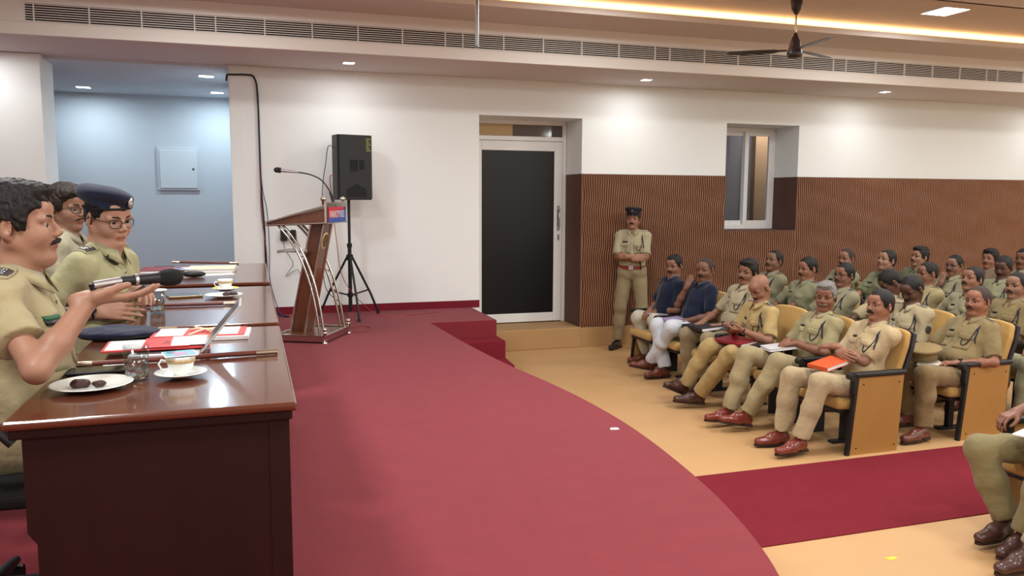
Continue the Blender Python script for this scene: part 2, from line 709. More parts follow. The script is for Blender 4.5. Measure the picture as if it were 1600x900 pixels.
# back wall with door and window openings (0.6 m deep reveals)
def wall_boxes(mb, x0, x1, y0, y1, z0, z1, holes):
    xs = sorted({x0, x1, *[h[0] for h in holes], *[h[1] for h in holes]})
    for a, b in zip(xs[:-1], xs[1:]):
        zs = [(z0, z1)]
        for h in holes:
            if a >= h[0] - 1e-6 and b <= h[1] + 1e-6:
                zs = [(z0, h[2]), (h[3], z1)]
        for c, d in zs:
            if d - c > 1e-4:
                mb.box((a, y0, c), (b, y1, d))


DOOR = (2.56, 3.86, 0.25, 2.81)
WIN = (5.88, 6.99, 1.43, 2.82)
PT = 2.145
mb = MB()
wall_boxes(mb, -.18, HX1, 9.2, 9.85, 0, 4.2, [DOOR, WIN])
struct(mb.build('wall_back', WALL), 'white painted back wall')
mb = MB()
mb.box((-.186, 9.192, ST + .0), (-.05, 9.2, 3.22))
mb.box((-.19, 9.2, ST), (-.18, 9.85, 3.22))
struct(mb.build('wall_back_edge', WALL))

# corrugated brown panelling, modelled relief with the slats' lit sides painted tan
def slat_panel(name, x0, x1, z0, z1):
    n = int((x1 - x0) / .030)
    pitch = (x1 - x0) / n
    prof = [(0, .002, 0), (.003, .012, 1), (.010, .019, 0), (.019, .018, 0), (.023, .012, 0), (.0275, .002, 0)]
    nz = max(8, int((z1 - z0) / .05))
    xs, ds, ms = [], [], []
    for i in range(n):
        for (dx, d, m) in prof:
            xs.append(x0 + i * pitch + dx)
            ds.append(d)
            ms.append(m)
    xs.append(x0 + n * pitch)
    ds.append(.002)
    ms.append(0)
    xs, ds = np.array(xs), np.array(ds)
    zz = np.linspace(z0, z1, nz)
    Xg, Zg = np.meshgrid(xs, zz)
    wob = .010 * np.sin(Zg * 9 + np.floor((Xg - x0) / .35) * 1.9 + Xg * 3) * (1 - 0.0 * Zg)
    wob = .009 * np.sin(Zg * 11 + 1.5 * np.sin(Xg * 4)) + .005 * np.sin(Zg * 23 + Xg * 7)
    edge = np.clip(np.minimum(Xg - xs[0], xs[-1] - Xg) / .03, 0, 1)
    P = np.stack([Xg + wob * edge, 9.2 - np.tile(ds, (nz, 1)), Zg], -1).reshape(-1, 3)
    m = len(xs)
    j, i = np.meshgrid(np.arange(nz - 1), np.arange(m - 1), indexing='ij')
    q = np.stack([j * m + i, j * m + i + 1, (j + 1) * m + i + 1, (j + 1) * m + i], -1).reshape(-1, 4)
    mi = np.tile(np.array(ms[:-1]), nz - 1)
    me = bpy.data.meshes.new(name)
    me.from_pydata(P.tolist(), [], q.tolist())
    me.materials.append(BROWN)
    me.materials.append(BROWN_LIT)
    me.polygons.foreach_set('material_index', mi)
    me.update()
    o = bpy.data.objects.new(name, me)
    COL.objects.link(o)
    return struct(o, 'brown wavy slatted wall panelling')


slat_panel('wall_panelling', 3.862, 5.889, .245, PT)
slat_panel('wall_panelling', 5.87, 7.0, .245, 1.43)
slat_panel('wall_panelling', 6.985, HX1 - .02, .245, PT)
mb = MB()
mb.box((3.852, 9.185, .25), (3.861, 9.80, PT))
mb.box((6.981, 9.185, 1.43), (6.991, 9.80, PT))
mb.box((5.88, 9.185, 1.425), (6.99, 9.80, 1.433))
struct(mb.build('trim_reveal_panel', BROWNP), 'plain brown panels lining the door and window reveals')
mb = MB()
mb.box((2.47, 9.155, 0), (3.86, 9.80, .252), bev=.008)
mb.box((3.86, 9.17, 0), (5.4, 9.2, .242), bev=.004)
mb.box((5.405, 9.17, 0), (8.2, 9.2, .242), bev=.004)
mb.box((8.205, 9.17, 0), (HX1, 9.2, .242), bev=.004)
struct(mb.build('baseboard_back', BEIGE2), 'beige skirting and doorstep below the brown panelling')
mb = MB()
mb.box((-.19, 9.188, ST), (2.56, 9.2, ST + .085))
struct(mb.build('baseboard_stage', REDD), 'red carpet upstand along the stage wall')

# door: white frame, dark panel, transom light
d = empty('door_1', (3.2, 9.7, .252))
struct(d, 'white framed door with a black panel')
mb = MB()
W0, W1, H1, H2 = -.64, .655, 2.31, 2.56
mb.box((W0, 0, 0), (W0 + .05, .08, H2), .004)
mb.box((W1 - .05, 0, 0), (W1, .08, H2), .004)
mb.box((W0 + .05, 0, H1), (W1 - .05, .08, H1 + .055), .004)
mb.box((W0 + .05, 0, H2 - .05), (W1 - .05, .08, H2), .004)
mb.build('door_frame', PVC, d)
mb = MB()
mb.box((W0 + .055, -.012, .012), (W0 + .17, .045, H1 - .005), .006)
mb.box((W1 - .165, -.012, .012), (W1 - .055, .045, H1 - .005), .006)
mb.box((W0 + .17, -.012, .012), (W1 - .165, .045, .125), .006)
mb.box((W0 + .17, -.012, H1 - .125), (W1 - .165, .045, H1 - .005), .006)
mb.build('door_leaf', PVC, d)
mb = MB()
mb.box((W0 + .165, 0, .12), (W1 - .16, .02, H1 - .12))
mb.build('door_panel', mat('door_black', c8(16, 16, 20), .35, spec=.4), d)
mb = MB()
hx = W1 - .11
mb.box((hx - .02, -.018, 1.18), (hx + .02, -.01, 1.50), .006)
mb.tube([(hx, -.02, 1.22), (hx, -.06, 1.23), (hx, -.06, 1.45), (hx, -.02, 1.46)], .009, 10)
mb.box((hx - .012, -.022, 1.06), (hx + .018, -.01, 1.13), .003)
mb.build('door_handle', SILV, d)
mb = MB()
mb.box((W0 + .05, .03, H1 + .055), (W1 - .05, .036, H2 - .05))
mb.build('transom_pane', mat('transom_glass', c8(92, 84, 84), .06, spec=.8), d)
mb = MB()
mb.box((W0 + .05, .026, H1 + .06), (W0 + .58, .031, H2 - .055))
mb.build('transom_blind', mat('transom_cream', c8(196, 164, 118), .5), d)

# window
w = empty('window_1', (6.43, 9.7, 1.433))
struct(w, 'white framed sliding window with two panes')
mb = MB()
a0, a1, h = -.55, .62, 1.385
a1 = .558
for bx in (((a0, 0, 0), (a0 + .05, .09, h)), ((a1 - .04, 0, 0), (a1, .09, h)), ((a0 + .05, 0, 0), (a1 - .04, .09, .06)), ((a0 + .05, 0, h - .05), (a1 - .04, .09, h))):
    mb.box(*bx, .004)
mb.build('window_frame', PVC, w)
for (x0, x1, y, nm) in ((a0 + .05, .13, .045, 0), (.07, a1 - .04, .0, 1)):
    mb = MB()
    z0, z1 = .055, h - .045
    s_ = .062
    for bx in (((x0, y, z0), (x0 + s_, y + .04, z1)), ((x1 - s_, y, z0), (x1, y + .04, z1)),
               ((x0 + s_, y, z0), (x1 - s_, y + .04, z0 + s_)), ((x0 + s_, y, z1 - s_), (x1 - s_, y + .04, z1))):
        mb.box(*bx, .004)
    so = mb.build('window_sash', PVC, w)
    mb = MB()
    mb.box((x0 + s_ - .01, y + .018, z0 + s_ - .01), (x1 - s_ + .01, y + .022, z1 - s_ + .01))
    mb.build('window_pane', WINGLASS, so)
    if nm:
        mb = MB()
        mb.box((x1 - .04, y - .012, .60), (x1 - .015, y + .002, .78), .004)
        mb.build('window_latch', PVC, so)
area_light('outside_fill_light', (7.3, 10.15, 3.15), .3, 7.0, (1, .95, .88))  # added fill light, brightens what shows through the window panes
# what stands outside the panes: a cream rendered building side and a grey one
mb = MB()
mb.box((5.5, 10.6, .9), (8.4, 10.7, 3.2), mi=0)
mb.box((7.22, 10.5, .9), (7.50, 10.6, 3.2), mi=1)
mb.box((6.6, 10.42, .9), (6.72, 10.6, 3.2), mi=0)
mb.box((5.3, 9.86, .8), (8.6, 10.7, .9), mi=0)
mb.box((5.3, 9.86, 3.2), (8.6, 10.7, 3.3), mi=0)
struct(mb.build('wall_outside', [mat('outer_grey', c8(120, 118, 124), .8), mat('outer_cream', c8(212, 176, 134), .8)]))
mb = MB()
mb.box((2.2, 9.86, 0), (4.2, 9.9, 4.0))
struct(mb.build('wall_outside_door', mat('outer_grey', c8(120, 118, 124), .8)))

# alcove behind the stage
mb = MB()
mb.box((-4.2, 12.0, 0), (.2, 12.2, 3.4))
struct(mb.build('wall_alcove', ALC), 'cool white back wall of the recess behind the stage')
mb = MB()
mb.box((-.18, 9.85, 0), (0, 12.0, 3.4))
struct(mb.build('wall_alcove_right', ALC))
mb = MB()
mb.box((-4.2, 9.2, 3.2), (-.18, 12.2, 3.4))
struct(mb.build('ceiling_alcove', ALC))
mb = MB()
mb.box((-2.35, 9.05, ST), (-1.92, 9.6, 3.22))
struct(mb.build('wall_column', WALL), 'white column at the edge of the recess')
mb = MB()
mb.box((-4.2, 9.2, ST), (-2.35, 9.5, 3.22))
mb.box((-2.75, 9.13, 2.72), (-2.35, 9.2, 2.80))
struct(mb.build('wall_back_left', WALL))
mb = MB()
mb.box((-4.3, -4.2, 0), (-4.2, 12.2, 4.2))
struct(mb.build('wall_left', WALL))
mb = MB()
mb.box((HX1, -4.2, 0), (HX1 + .1, 9.85, 4.2))
struct(mb.build('wall_right', WALL))
mb = MB()
mb.box((-4.3, -4.3, 0), (HX1 + .1, -4.2, 4.2))
struct(mb.build('wall_front', WALL))

# ceiling: soffit, fascia with grilles, lower ceiling, lit tray
SZ, LZ, TZ = 3.225, 3.61, 3.735
FY = 8.07
TY1, TY0 = 7.37, 5.88
mb = MB()
mb.box((-4.2, FY, SZ), (HX1, 9.2, SZ + .05))
struct(mb.build('ceiling_soffit', CEIL), 'lowered soffit along the back wall')
mb = MB()
GZ0, GZ1 = 3.335, 3.495
mb.box((-4.2, FY - .02, SZ), (HX1, FY, GZ0), .003)
mb.box((-4.2, FY - .02, GZ1), (HX1, FY, LZ + .02))
mb.box((-4.2, FY - .02, GZ0), (-1.80, FY, GZ1))
mb.box((-4.2, FY - .028, SZ + .002), (HX1, FY - .02, SZ + .02))
struct(mb.build('trim_fascia', FASC), 'white fascia band carrying the air grilles')
mb = MB()
mb.box((-4.2, TY1, LZ), (HX1, FY, LZ + .03))
mb.box((-4.2, TY1, LZ + .03), (HX1, TY1 + .025, LZ + .06))
struct(mb.build('ceiling_ledge', CEIL), 'ceiling ledge with the hidden light cove')
mb = MB()
mb.box((-4.2, -4.2, LZ), (HX1, TY0, LZ + .05))
mb.box((-4.2, TY0 - .03, LZ), (HX1, TY0, TZ + .02))
struct(mb.build('ceiling_main', CEIL), 'main hall ceiling')
mb = MB()
mb.box((-4.2, TY0 - .05, TZ), (HX1, 7.72, TZ + .05))
mb.box((-4.2, 7.66, LZ + .03), (HX1, 7.72, TZ + .02))
struct(mb.build('ceiling_tray', mat('tray_paint', c8(206, 190, 178), .7, bump=.03, scale=6)), 'raised ceiling tray lit by the cove')
mb = MB()
mb.box((-4.2, 7.60, LZ + .03), (HX1, 7.64, LZ + .05))
tag(mb.build('cove_light_strip', mat('led_warm', (1, .8, .5), .5, emit=(1.0, .66, .30), estr=5.0)),
    'warm glowing light strip hidden in the ceiling cove', 'light strip')

# air grilles: bays between white dividers
div = [-1.80, -1.73, -1.30, -.88, -.44, -.26]
x = -.26
while x < 12.5:
    for s_ in (.43, .43, .43, .43, .43, .18):
        x += s_
        div.append(round(x, 3))
units = []
cur = [div[0]]
for a in div[1:]:
    cur.append(a)
    if len(cur) == 7 or a == -.26:
        units.append(cur)
        cur = [a]
GBK = mat('duct_dark', c8(20, 19, 19), .9)
places = ['above the left column and stage recess', 'above the stage wall edge and lectern cables', 'above the loudspeaker, behind the hanging rod', 'above the standing officer', 'behind the ceiling fan',
          'right of the fan', 'over the far back rows', 'at the far right end', 'at the end']
for ui, u in enumerate(units):
    x0, x1 = u[0], u[-1]
    if x0 > 10.2:
        break
    g = empty('air_grille', (x0, FY - .02, GZ0))
    tag(g, 'white slatted linear air grille in the fascia, %s' % places[min(ui, 8)], 'air grille', 'air grilles in the fascia')
    mb = MB()
    mb.box((0, .018, 0), (x1 - x0, .022, GZ1 - GZ0))
    mb.build('duct_backing', GBK, g)
    mb = MB()
    n = 8
    for k in range(n):
        z = (k + .5) / n * (GZ1 - GZ0)
        mb.box((0, .002, z - .0035), (x1 - x0, .010, z + .0035))
    mb.build('slats', FASC, g)
    mb = MB()
    for xx in u:
        mb.box((max(xx - x0 - .005, .0005), -.004, .003), (min(xx - x0 + .005, x1 - x0 - .0005), .012, GZ1 - GZ0 - .003))
    mb.box((0.0005, -.004, -.008), (x1 - x0 - .0005, .012, .003))
    mb.box((0.0005, -.004, GZ1 - GZ0 - .003), (x1 - x0 - .0005, .012, GZ1 - GZ0 + .008))
    mb.build('grille_frame', FASC, g)

EMW = mat('lamp_face', (1, 1, 1), .5, emit=(1, .98, .95), estr=6.0)
EMC = mat('lamp_face_cool', (1, 1, 1), .5, emit=(.85, .95, 1), estr=6.0)


def lamp(name, x, y, z, s, label, em, grp, light=True):
    g = empty(name, (x, y, z))
    tag(g, label, 'ceiling light', grp)
    mb = MB()
    t = .012
    for bx in (((-s - t, -s - t, -.006), (s + t, -s, .0)), ((-s - t, s, -.006), (s + t, s + t, .0)), ((-s - t, -s, -.006), (-s, s, .0)), ((s, -s, -.006), (s + t, s, .0))):
        mb.box(*bx)
    mb.build('lamp_rim', PVC, g)
    mb = MB()
    mb.box((-s, -s, -.003), (s, s, -.0005))
    mb.build('diffuser', em, g)


lamp('ceiling_panel_light', 6.71, 6.62, TZ, .155, 'bright square white panel light in the raised ceiling tray right of the fan', EMW, None)
for (x, y), t in zip(spots[:3], ('above the loudspeaker', 'above the standing officer', 'above the seated back rows right of the window')):
    lamp('downlight', x, y, SZ, .055, 'small square downlight in the soffit ' + t, EMW, 'downlights in the soffit')
for (x, y), t in zip(alc_spots, ('near the left column', 'nearest the hall', 'deepest, near its right wall')):
    lamp('downlight', x, y, 3.2, .075, 'cool white downlight in the recess ceiling, ' + t, EMC, 'downlights in the stage recess')

# junction box on the alcove wall
g = empty('junction_box', (-.93, 12.0, 2.22), label='white wall mounted electrical box on the pale blue recess wall', cat='electrical box')
mb = MB()
mb.box((-.265, -.03, -.29), (.265, 0, .29), .006)
mb.build('box_frame', ALC, g)
mb = MB()
mb.box((-.235, -.042, -.26), (.235, -.03, .26), .005)
mb.build('door', mat('box_door', c8(212, 220, 224), .5), g)
mb = MB()
mb.cyl((.19, -.05, 0), (.19, -.04, 0), .014)
mb.build('lock', BLACK, g)

# ceiling fan at rest
g = empty('ceiling_fan', (4.85, 6.5, 3.157), label='dark brown ceiling fan hanging from the tray on a short rod', cat='fan')
DKB = mat('fan_brown', c8(52, 36, 34), .35, spec=.5)
mb = MB()
mb.lathe([(.0, -.002), (.055, 0), (.066, .012), (.068, .045), (.066, .06), (.062, .075), (.056, .09), (.052, .12), (.046, .15), (.03, .185), (.016, .215), (.014, .225)], n=28)
mb.build('motor_housing', DKB, g)
mb = MB()
mb.lathe([(.0685, .018), (.070, .020), (.070, .050), (.0685, .052)], n=28)
mb.build('motor_band', mat('fan_grey', c8(70, 66, 68), .3, metal=.5), g)
mb = MB()
mb.cyl((0, 0, .2), (0, 0, .42), .010, n=12)
mb.build('rod', mat('rod_brass', c8(190, 160, 120), .3, metal=.7), g)
mb = MB()
mb.lathe([(.012, .385), (.028, .41), (.046, .44), (.054, .48), (.054, .52), (.050, TZ - 3.157)], n=28)
mb.build('canopy', DKB, g)
for k in range(3):
    an = rad(24 + 120 * k)
    mb = MB()
    R = rotm(0, 0, 24 + 120 * k) @ rotm(8, 0, 0)
    poly = [(.07, -.02), (.14, -.022), (.18, -.055), (.35, -.065), (.58, -.055), (.61, -.03), (.61, .03), (.58, .05), (.35, .055), (.18, .045), (.14, .022), (.07, .02)]
    mb.prism(poly, .066, .071, R=R)
    mb.build('blade', DKB, g)

g = empty('hanging_rod', (1.873, 6.8, 3.12), label='slim grey metal rod hanging from the ceiling in front of the grille', cat='rod')
mb = MB()
mb.cyl((0, 0, .01), (0, 0, TZ - 3.12), .018, n=16)
mb.build('tube', GREYM, g)
mb = MB()
mb.lathe([(.0, 0), (.016, 0), (.021, .004), (.021, .014), (.018, .018)])
mb.build('end_cap', GREYM, g)

# ------------------------------------------------------------------ desks on the stage
def make_desk(y0, y1, label, x0=-.585, x1=.10):
    L = y1 - y0
    g = empty('desk', (x0, y0, ST), label=label, cat='desk', group='mahogany desks in a row on the stage')
    W = x1 - x0
    mb = MB()
    mb.box((-.002, 0, .737), (W, L, .76), .008, seg=3)
    mb.box((.010, .012, .712), (W - .012, L - .012, .7375), .004, mi=1)
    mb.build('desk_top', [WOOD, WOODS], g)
    for nm, ya in (('side_panel', .028), ('side_panel', L - .058)):
        mb = MB()
        mb.prism([(.035, .712), (W - .075, .712), (W - .075, .0), (.055, .0), (.055, .44), (.035, .47)], -.03, 0,
                 R=np.array([[1, 0, 0], [0, 0, -1], [0, 1, 0]]).astype(float), t=(0, ya, 0))
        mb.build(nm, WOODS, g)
    mb = MB()
    mb.box((W - .075, .026, 0), (W - .02, .06, .712), .003)
    mb.box((W - .055, .06, .02), (W - .035, L - .06, .712))
    mb.box((W - .075, L - .06, 0), (W - .02, L - .026, .712), .003)
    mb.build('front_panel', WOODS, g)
    for k, (za, zb) in enumerate(((.50, .70), (.28, .49), (.04, .27))):
        mb = MB()
        mb.box((.06, .066, za), (.5, .47, zb - .004), .003)
        dr = mb.build('drawer', WOODS, g)
        mb = MB()
        mb.tube([(.06, .2, (za + zb) / 2), (.035, .21, (za + zb) / 2), (.035, .33, (za + zb) / 2), (.06, .34, (za + zb) / 2)], .005, 8)
        mb.build('handle', GOLD, dr)
    return g


make_desk(2.152, 3.495, 'polished brown desk nearest the camera, with plate, glass and cup')
make_desk(3.585, 5.10, 'polished brown middle desk with a glass and two plates in front of the beret officer')
make_desk(5.33, 6.88, 'polished brown far desk covered with files and papers')


def office_chair(x, y, rz, label):
    g = empty('office_chair', (x, y, ST), rz, label, 'chair', 'black office chairs behind the desks')
    mb = MB()
    mb.box((-.24, -.24, .43), (.25, .24, .50), .03, seg=3)
    mb.build('seat', BLACKM, g)
    mb = MB()
    R = rotm(0, -10, 0)
    mb.box((-.03, -.22, .05), (.03, .22, .60), .03, R=R, t=(-.25, 0, .48), seg=3)
    mb.build('backrest', BLACKM, g)
    for s_ in (-1, 1):
        mb = MB()
        mb.tube([(-.18, s_ * .24, .47), (-.16, s_ * .29, .50), (-.12, s_ * .30, .66), (.0, s_ * .30, .69), (.14, s_ * .29, .68), (.18, s_ * .29, .64)], .016, 10)
        mb.box((-.14, s_ * .30 - .03, .675), (.15, s_ * .30 + .03, .705), .01)
        mb.build('armrest', BLACK, g)
    mb = MB()
    mb.cyl((0, 0, .08), (0, 0, .43), .028, .022)
    mb.cyl((0, 0, .40), (0, 0, .435), .09, .12)
    mb.build('column', BLACK, g)
    for k in range(5):
        an = 2 * math.pi * (k + .3) / 5
        c, s_ = math.cos(an), math.sin(an)
        mb = MB()
        mb.tube([(0, 0, .12), (.15 * c, .15 * s_, .10), (.29 * c, .29 * s_, .075)], [.025, .02, .015], 8)
        leg = mb.build('leg', BLACK, g)
        mb = MB()
        mb.cyl((.29 * c - .02 * s_, .29 * s_ + .02 * c, .028), (.29 * c + .02 * s_, .29 * s_ - .02 * c, .028), .028)
        mb.build('caster', BLKRUB, leg)
    return g


office_chair(-.79, 2.70, -3, 'black office chair under the nearest officer, at the picture edge')
office_chair(-.93, 3.93, -14, 'black office chair under the officer in the navy beret')
office_chair(-1.16, 4.95, -10, 'black office chair under the young officer with glasses behind')

# ------------------------------------------------------------------ lectern
RL = -27
g = empty('lectern', (.53, 7.60, ST), RL, 'wood and steel lectern with sign and emblem beside the desks', 'lectern')
mb = MB()
mb.box((-.24, -.29, .028), (.22, .29, .062), .006)
mb.box((-.25, -.30, .012), (-.225, .30, .074), .004, mi=1)
mb.box((.205, -.30, .012), (.23, .30, .074), .004, mi=1)
mb.box((-.25, -.305, .012), (.23, -.28, .074), .004, mi=1)
mb.box((-.25, .28, .012), (.23, .305, .074), .004, mi=1)
mb.build('base', [LWOOD, STEEL], g)
for sx, sy in ((-.235, -.29), (-.235, .29), (.215, -.29), (.215, .29)):
    mb = MB()
    mb.lathe([(.026, 0), (.026, .008), (.016, .014), (.018, .09), (.024, .092), (.024, .10), (.012, .103), (.020, .112), (.023, .124), (.018, .136), (.0, .142)], (sx, sy, 0), 20)
    mb.build('foot_post', STEEL, g)
# leaning post (local xz profile)
Rxz = np.array([[1, 0, 0], [0, 0, -1], [0, 1, 0]]).astype(float)
mb = MB()
mb.prism([(-.20, .06), (-.06, .06), (.155, 1.10), (.03, 1.08)], -.09, .09, R=Rxz)
post = mb.build('post', LWOOD, g)
mb = MB()
for yy in (-.095, .095):
    mb.tube([(-.06, yy, .06), (.157, yy, 1.10)], .011, 8)
    mb.tube([(-.20, yy, .06), (.03, yy, 1.08)], .011, 8)
mb.build('post_edging', STEEL, g)
# emblem on the front face of the post
fx = unit(V(.215, 0, 1.04))
fn_ = unit(np.cross(V(0, 1, 0), fx))
Re = np.stack([V(0, 1, 0), fx, fn_], 1)
ec = V(-.06, 0, .06) + fx * .86 + fn_ * .002
mb = MB()
mb.lathe([(0, .004), (.070, .004), (.078, 0)], ec, 28, R=Re, mi=0)
em_ = mb.build('emblem', mat('emblem_cream', c8(206, 190, 150), .4), g)
mb = MB()
mb.lathe([(.055, .0045), (.0555, .007), (.063, .007), (.0635, .0045)], ec, 28, R=Re)
mb.lathe([(0, .006), (.018, .0065), (.022, .0045)], ec + fx * .012, 20, R=Re, sx=.9, sy=1.35)
mb.box((-.022, -.042, .0045), (.022, -.030, .0065), R=Re, t=ec)
mb.build('emblem_crest', mat('emblem_dark', c8(120, 90, 40), .4), em_)
# sloped desk box
mb = MB()
xb, xf = -.33, .235
zb0, zb1, zf0, zf1 = 1.045, 1.065, 1.075, 1.215
mb.prism([(xb, zb0), (xf - .02, zf0), (xf - .02, zf1 - .012), (xb, zb1)], -.235, .235, R=Rxz)
top = mb.build('reading_desk', LWOOD, g)
mb = MB()
for yy in (-.245, .245):
    mb.tube([(xb, yy, zb0 + .0), (xf, yy, zf0 - .005)], .009, 8)
    mb.tube([(xb, yy, zb1 + .006), (xf - .02, yy, zf1)], .012, 8)
mb.box((xb - .012, -.25, zb0 - .008), (xb + .008, .25, zb1 + .012), .004)
mb.prism([(xb, zb1), (xf - .01, zf1 - .012), (xf - .01, zf1), (xb, zb1 + .012)], -.25, .25, R=Rxz)
mb.box((xf - .02, -.25, zf0 - .012), (xf, .25, zf1 + .04), .006)
mb.build('steel_trim', STEEL, top)
for yy in (-.235, .235):
    mb = MB()
    mb.lathe([(.015, 0), (.015, .05), (.026, .055), (.027, .075), (.018, .085), (0, .088)], (xf - .03, yy, zf1 + .0), 18)
    mb.build('finial', STEEL, g)
mb = MB()
mb.box((xf, -.205, zf0 - .002), (xf + .005, .205, zf1 - .004), mi=0)
mb.box((xf + .0052, -.205, zf0 - .002), (xf + .0058, .205, zf0 + .040), mi=1)
mb.box((xf + .0052, .02, zf0 + .04), (xf + .0058, .205, zf1 - .034), mi=1)
mb.box((xf + .0052, .165, zf1 - .034), (xf + .0058, .205, zf1 - .004), mi=2)
sign = mb.build('name_sign', [mat('sign_red', c8(206, 48, 66), .4), mat('sign_blue', c8(58, 84, 168), .4), mat('sign_navy', c8(34, 40, 80), .4)], g)
Rs = np.stack([V(0, 1, 0), V(0, 0, 1), V(1, 0, 0)], 1)
text_mesh('KANNUR CITY POLICE', .088, mat('sign_white', c8(245, 240, 240), .4, emit=None), 'lettering', sign, (xf + .0066, -.008, zf0 + .068), Rs, sx=.39)
# arched double tubes
for yy in (-.20, .20):
    mb = MB()
    for o_ in (0, .045):
        pts = []
        for k in range(13):
            t = k / 12
            p0, p1, p2 = V(-.25 + o_, yy, 1.05), V(.07 + o_, yy * 1.1, .78), V(.15 + o_ * .9, yy * 1.25, .06)
            pts.append((1 - t) ** 2 * p0 + 2 * t * (1 - t) * p1 + t * t * p2)
        mb.tube(pts, .0115, 10)
    for k in (2, 4, 6, 8):
        t = k / 12 + .06
        q = lambda o_: (1 - t) ** 2 * V(-.25 + o_, yy, 1.05) + 2 * t * (1 - t) * V(.07 + o_, yy * 1.1, .78) + t * t * V(.15 + o_ * .9, yy * 1.25, .06)
        mb.cyl(q(0), q(.045), .006, n=8)
    mb.build('arched_tube', STEEL, g)
mb = MB()
mb.box((-.26, -.17, .80), (.02, .17, .812), .003)
mb.box((-.27, -.18, .792), (-.255, .18, .82), .003, mi=0)
mb.build('shelf', STEEL, g)

# gooseneck microphone on the lectern
g = empty('gooseneck_microphone', (.70, 7.50, 1.80), 0, 'gooseneck microphone clipped to the lectern, bending left over it', 'microphone')
P = [V(.01, -.02, -.02), V(-.005, -.02, .06), V(-.03, -.02, .12), V(-.09, -.01, .20), V(-.17, 0, .243), V(-.25, .0, .262), V(-.30, .0, .268)]
pts = []
for i in range(len(P) - 1):
    for t in np.linspace(0, 1, 5)[:-1]:
        a, b_, c_, d_ = P[max(i - 1, 0)], P[i], P[i + 1], P[min(i + 2, len(P) - 1)]
        pts.append(.5 * ((2 * b_) + (-a + c_) * t + (2 * a - 5 * b_ + 4 * c_ - d_) * t * t + (-a + 3 * b_ - 3 * c_ + d_) * t ** 3))
pts.append(P[-1])
mb = MB()
mb.tube(pts, .006, 8)
mb.build('neck', BLACK, g)
mb = MB()
mb.tube([P[0] + V(.015, 0, -.035), P[0] + V(.01, 0, -.01), P[1] + V(0, 0, .0), P[2] * .6 + P[1] * .4], [.012, .014, .014, .008], 10)
mb.build('holder', BLACK, g)
mb = MB()
mb.cyl((-.29, 0, .267), (-.445, 0, .283), .009, .017, 18)
mb.build('body', SILV, g)
mb = MB()
mb.ball((-.470, 0, .286), (.032, .025, .025), 16)
mb.cyl((-.440, 0, .283), (-.455, 0, .284), .024, .026, 18)
mb.build('head_grille', BLACKM, g)

# ------------------------------------------------------------------ loudspeaker on tripod stand
PX, PY = 1.0, 8.83
g = empty('speaker_stand', (PX, PY, ST), 0, 'black tripod stand carrying the loudspeaker', 'speaker stand')
mb = MB()
mb.cyl((0, 0, .06), (0, 0, .78), .021, n=16)
mb.cyl((0, 0, .76), (0, 0, 1.32), .016, n=16)
mb.build('pole', BLACK, g)
mb = MB()
mb.cyl((0, 0, .62), (0, 0, .68), .036, n=16)
mb.cyl((0, 0, .76), (0, 0, .80), .028, n=16)
mb.cyl((0, 0, .22), (0, 0, .26), .032, n=16)
mb.build('collar', BLACKM, g)
for an in (270 + 6, 150, 30 - 4):
    c, s_ = math.cos(rad(an)), math.sin(rad(an))
    mb = MB()
    R_ = .41 if s_ < 0 else .36
    mb.tube([(.03 * c, .03 * s_, .655), (.26 * c * R_ / .36, .26 * s_ * R_ / .36, .24), (R_ * c, R_ * s_, .02)], .0125, 10)
    leg = mb.build('leg', BLACK, g)
    mb = MB()
    mb.cyl((R_ * c, R_ * s_, .0), (R_ * c * .98, R_ * s_ * .98, .03), .018, .016)
    mb.build('rubber_foot', BLKRUB, leg)
    mb = MB()
    mb.tube([(.03 * c, .03 * s_, .24), (.235 * c * R_ / .36, .235 * s_ * R_ / .36, .28)], .009, 8)
    mb.build('brace', BLACK, g)
g = empty('loudspeaker', (PX + .03, PY - .02, ST + 1.27), 12, 'black loudspeaker box on a tripod stand against the white wall', 'loudspeaker')
SH, SW = .68, .19
mb = MB()
# trapezoid cabinet: wide front (towards +x/-y side), tapered back
Rz_ = np.eye(3)
mb.prism([(-SW, -.12), (-SW + .02, -.14), (SW - .02, -.14), (SW, -.12), (SW, .05), (SW - .08, .17), (-SW + .08, .17), (-SW, .05)], 0.012, SH)
mb.box((-SW + .01, -.13, 0), (SW - .01, .06, .014), .004)
mb.build('cabinet', BLACK, g)
mb = MB()
mb.box((-.055, -.1445, .30), (.025, -.14, .42), .0, mi=0)
mb.box((-.06, -.147, .295), (.03, -.1435, .302), mi=1)
mb.box((-.06, -.147, .418), (.03, -.1435, .425), mi=1)
mb.build('handle_recess', [BLACKM, BLACK], g)
MB().box((.045, -.1445, .32), (.10, -.1405, .42), .0).build('connector_panel', BLACKM, g)
MB().prism([(-.10, .03), (.12, .03), (.12, .11), (0.01, .17), (-.10, .11)], .1405, .1435, R=np.array([[1, 0, 0], [0, 0, -1], [0, 1, 0]]).astype(float)).build('lower_recess', BLACKM, g)
mb = MB()
mb.box((SW - .075, -.1425, SH - .18), (SW - .012, -.14, SH - .02), mi=0)
for k in range(7):
    mb.box((SW - .07, -.1430, SH - .165 + k * .02), (SW - .02 - .012 * (k % 3), -.1425, SH - .157 + k * .02), mi=1)
mb.build('label_sticker', [mat('sticker_dark', c8(40, 42, 30), .5), mat('sticker_green', c8(150, 160, 60), .5)], g)

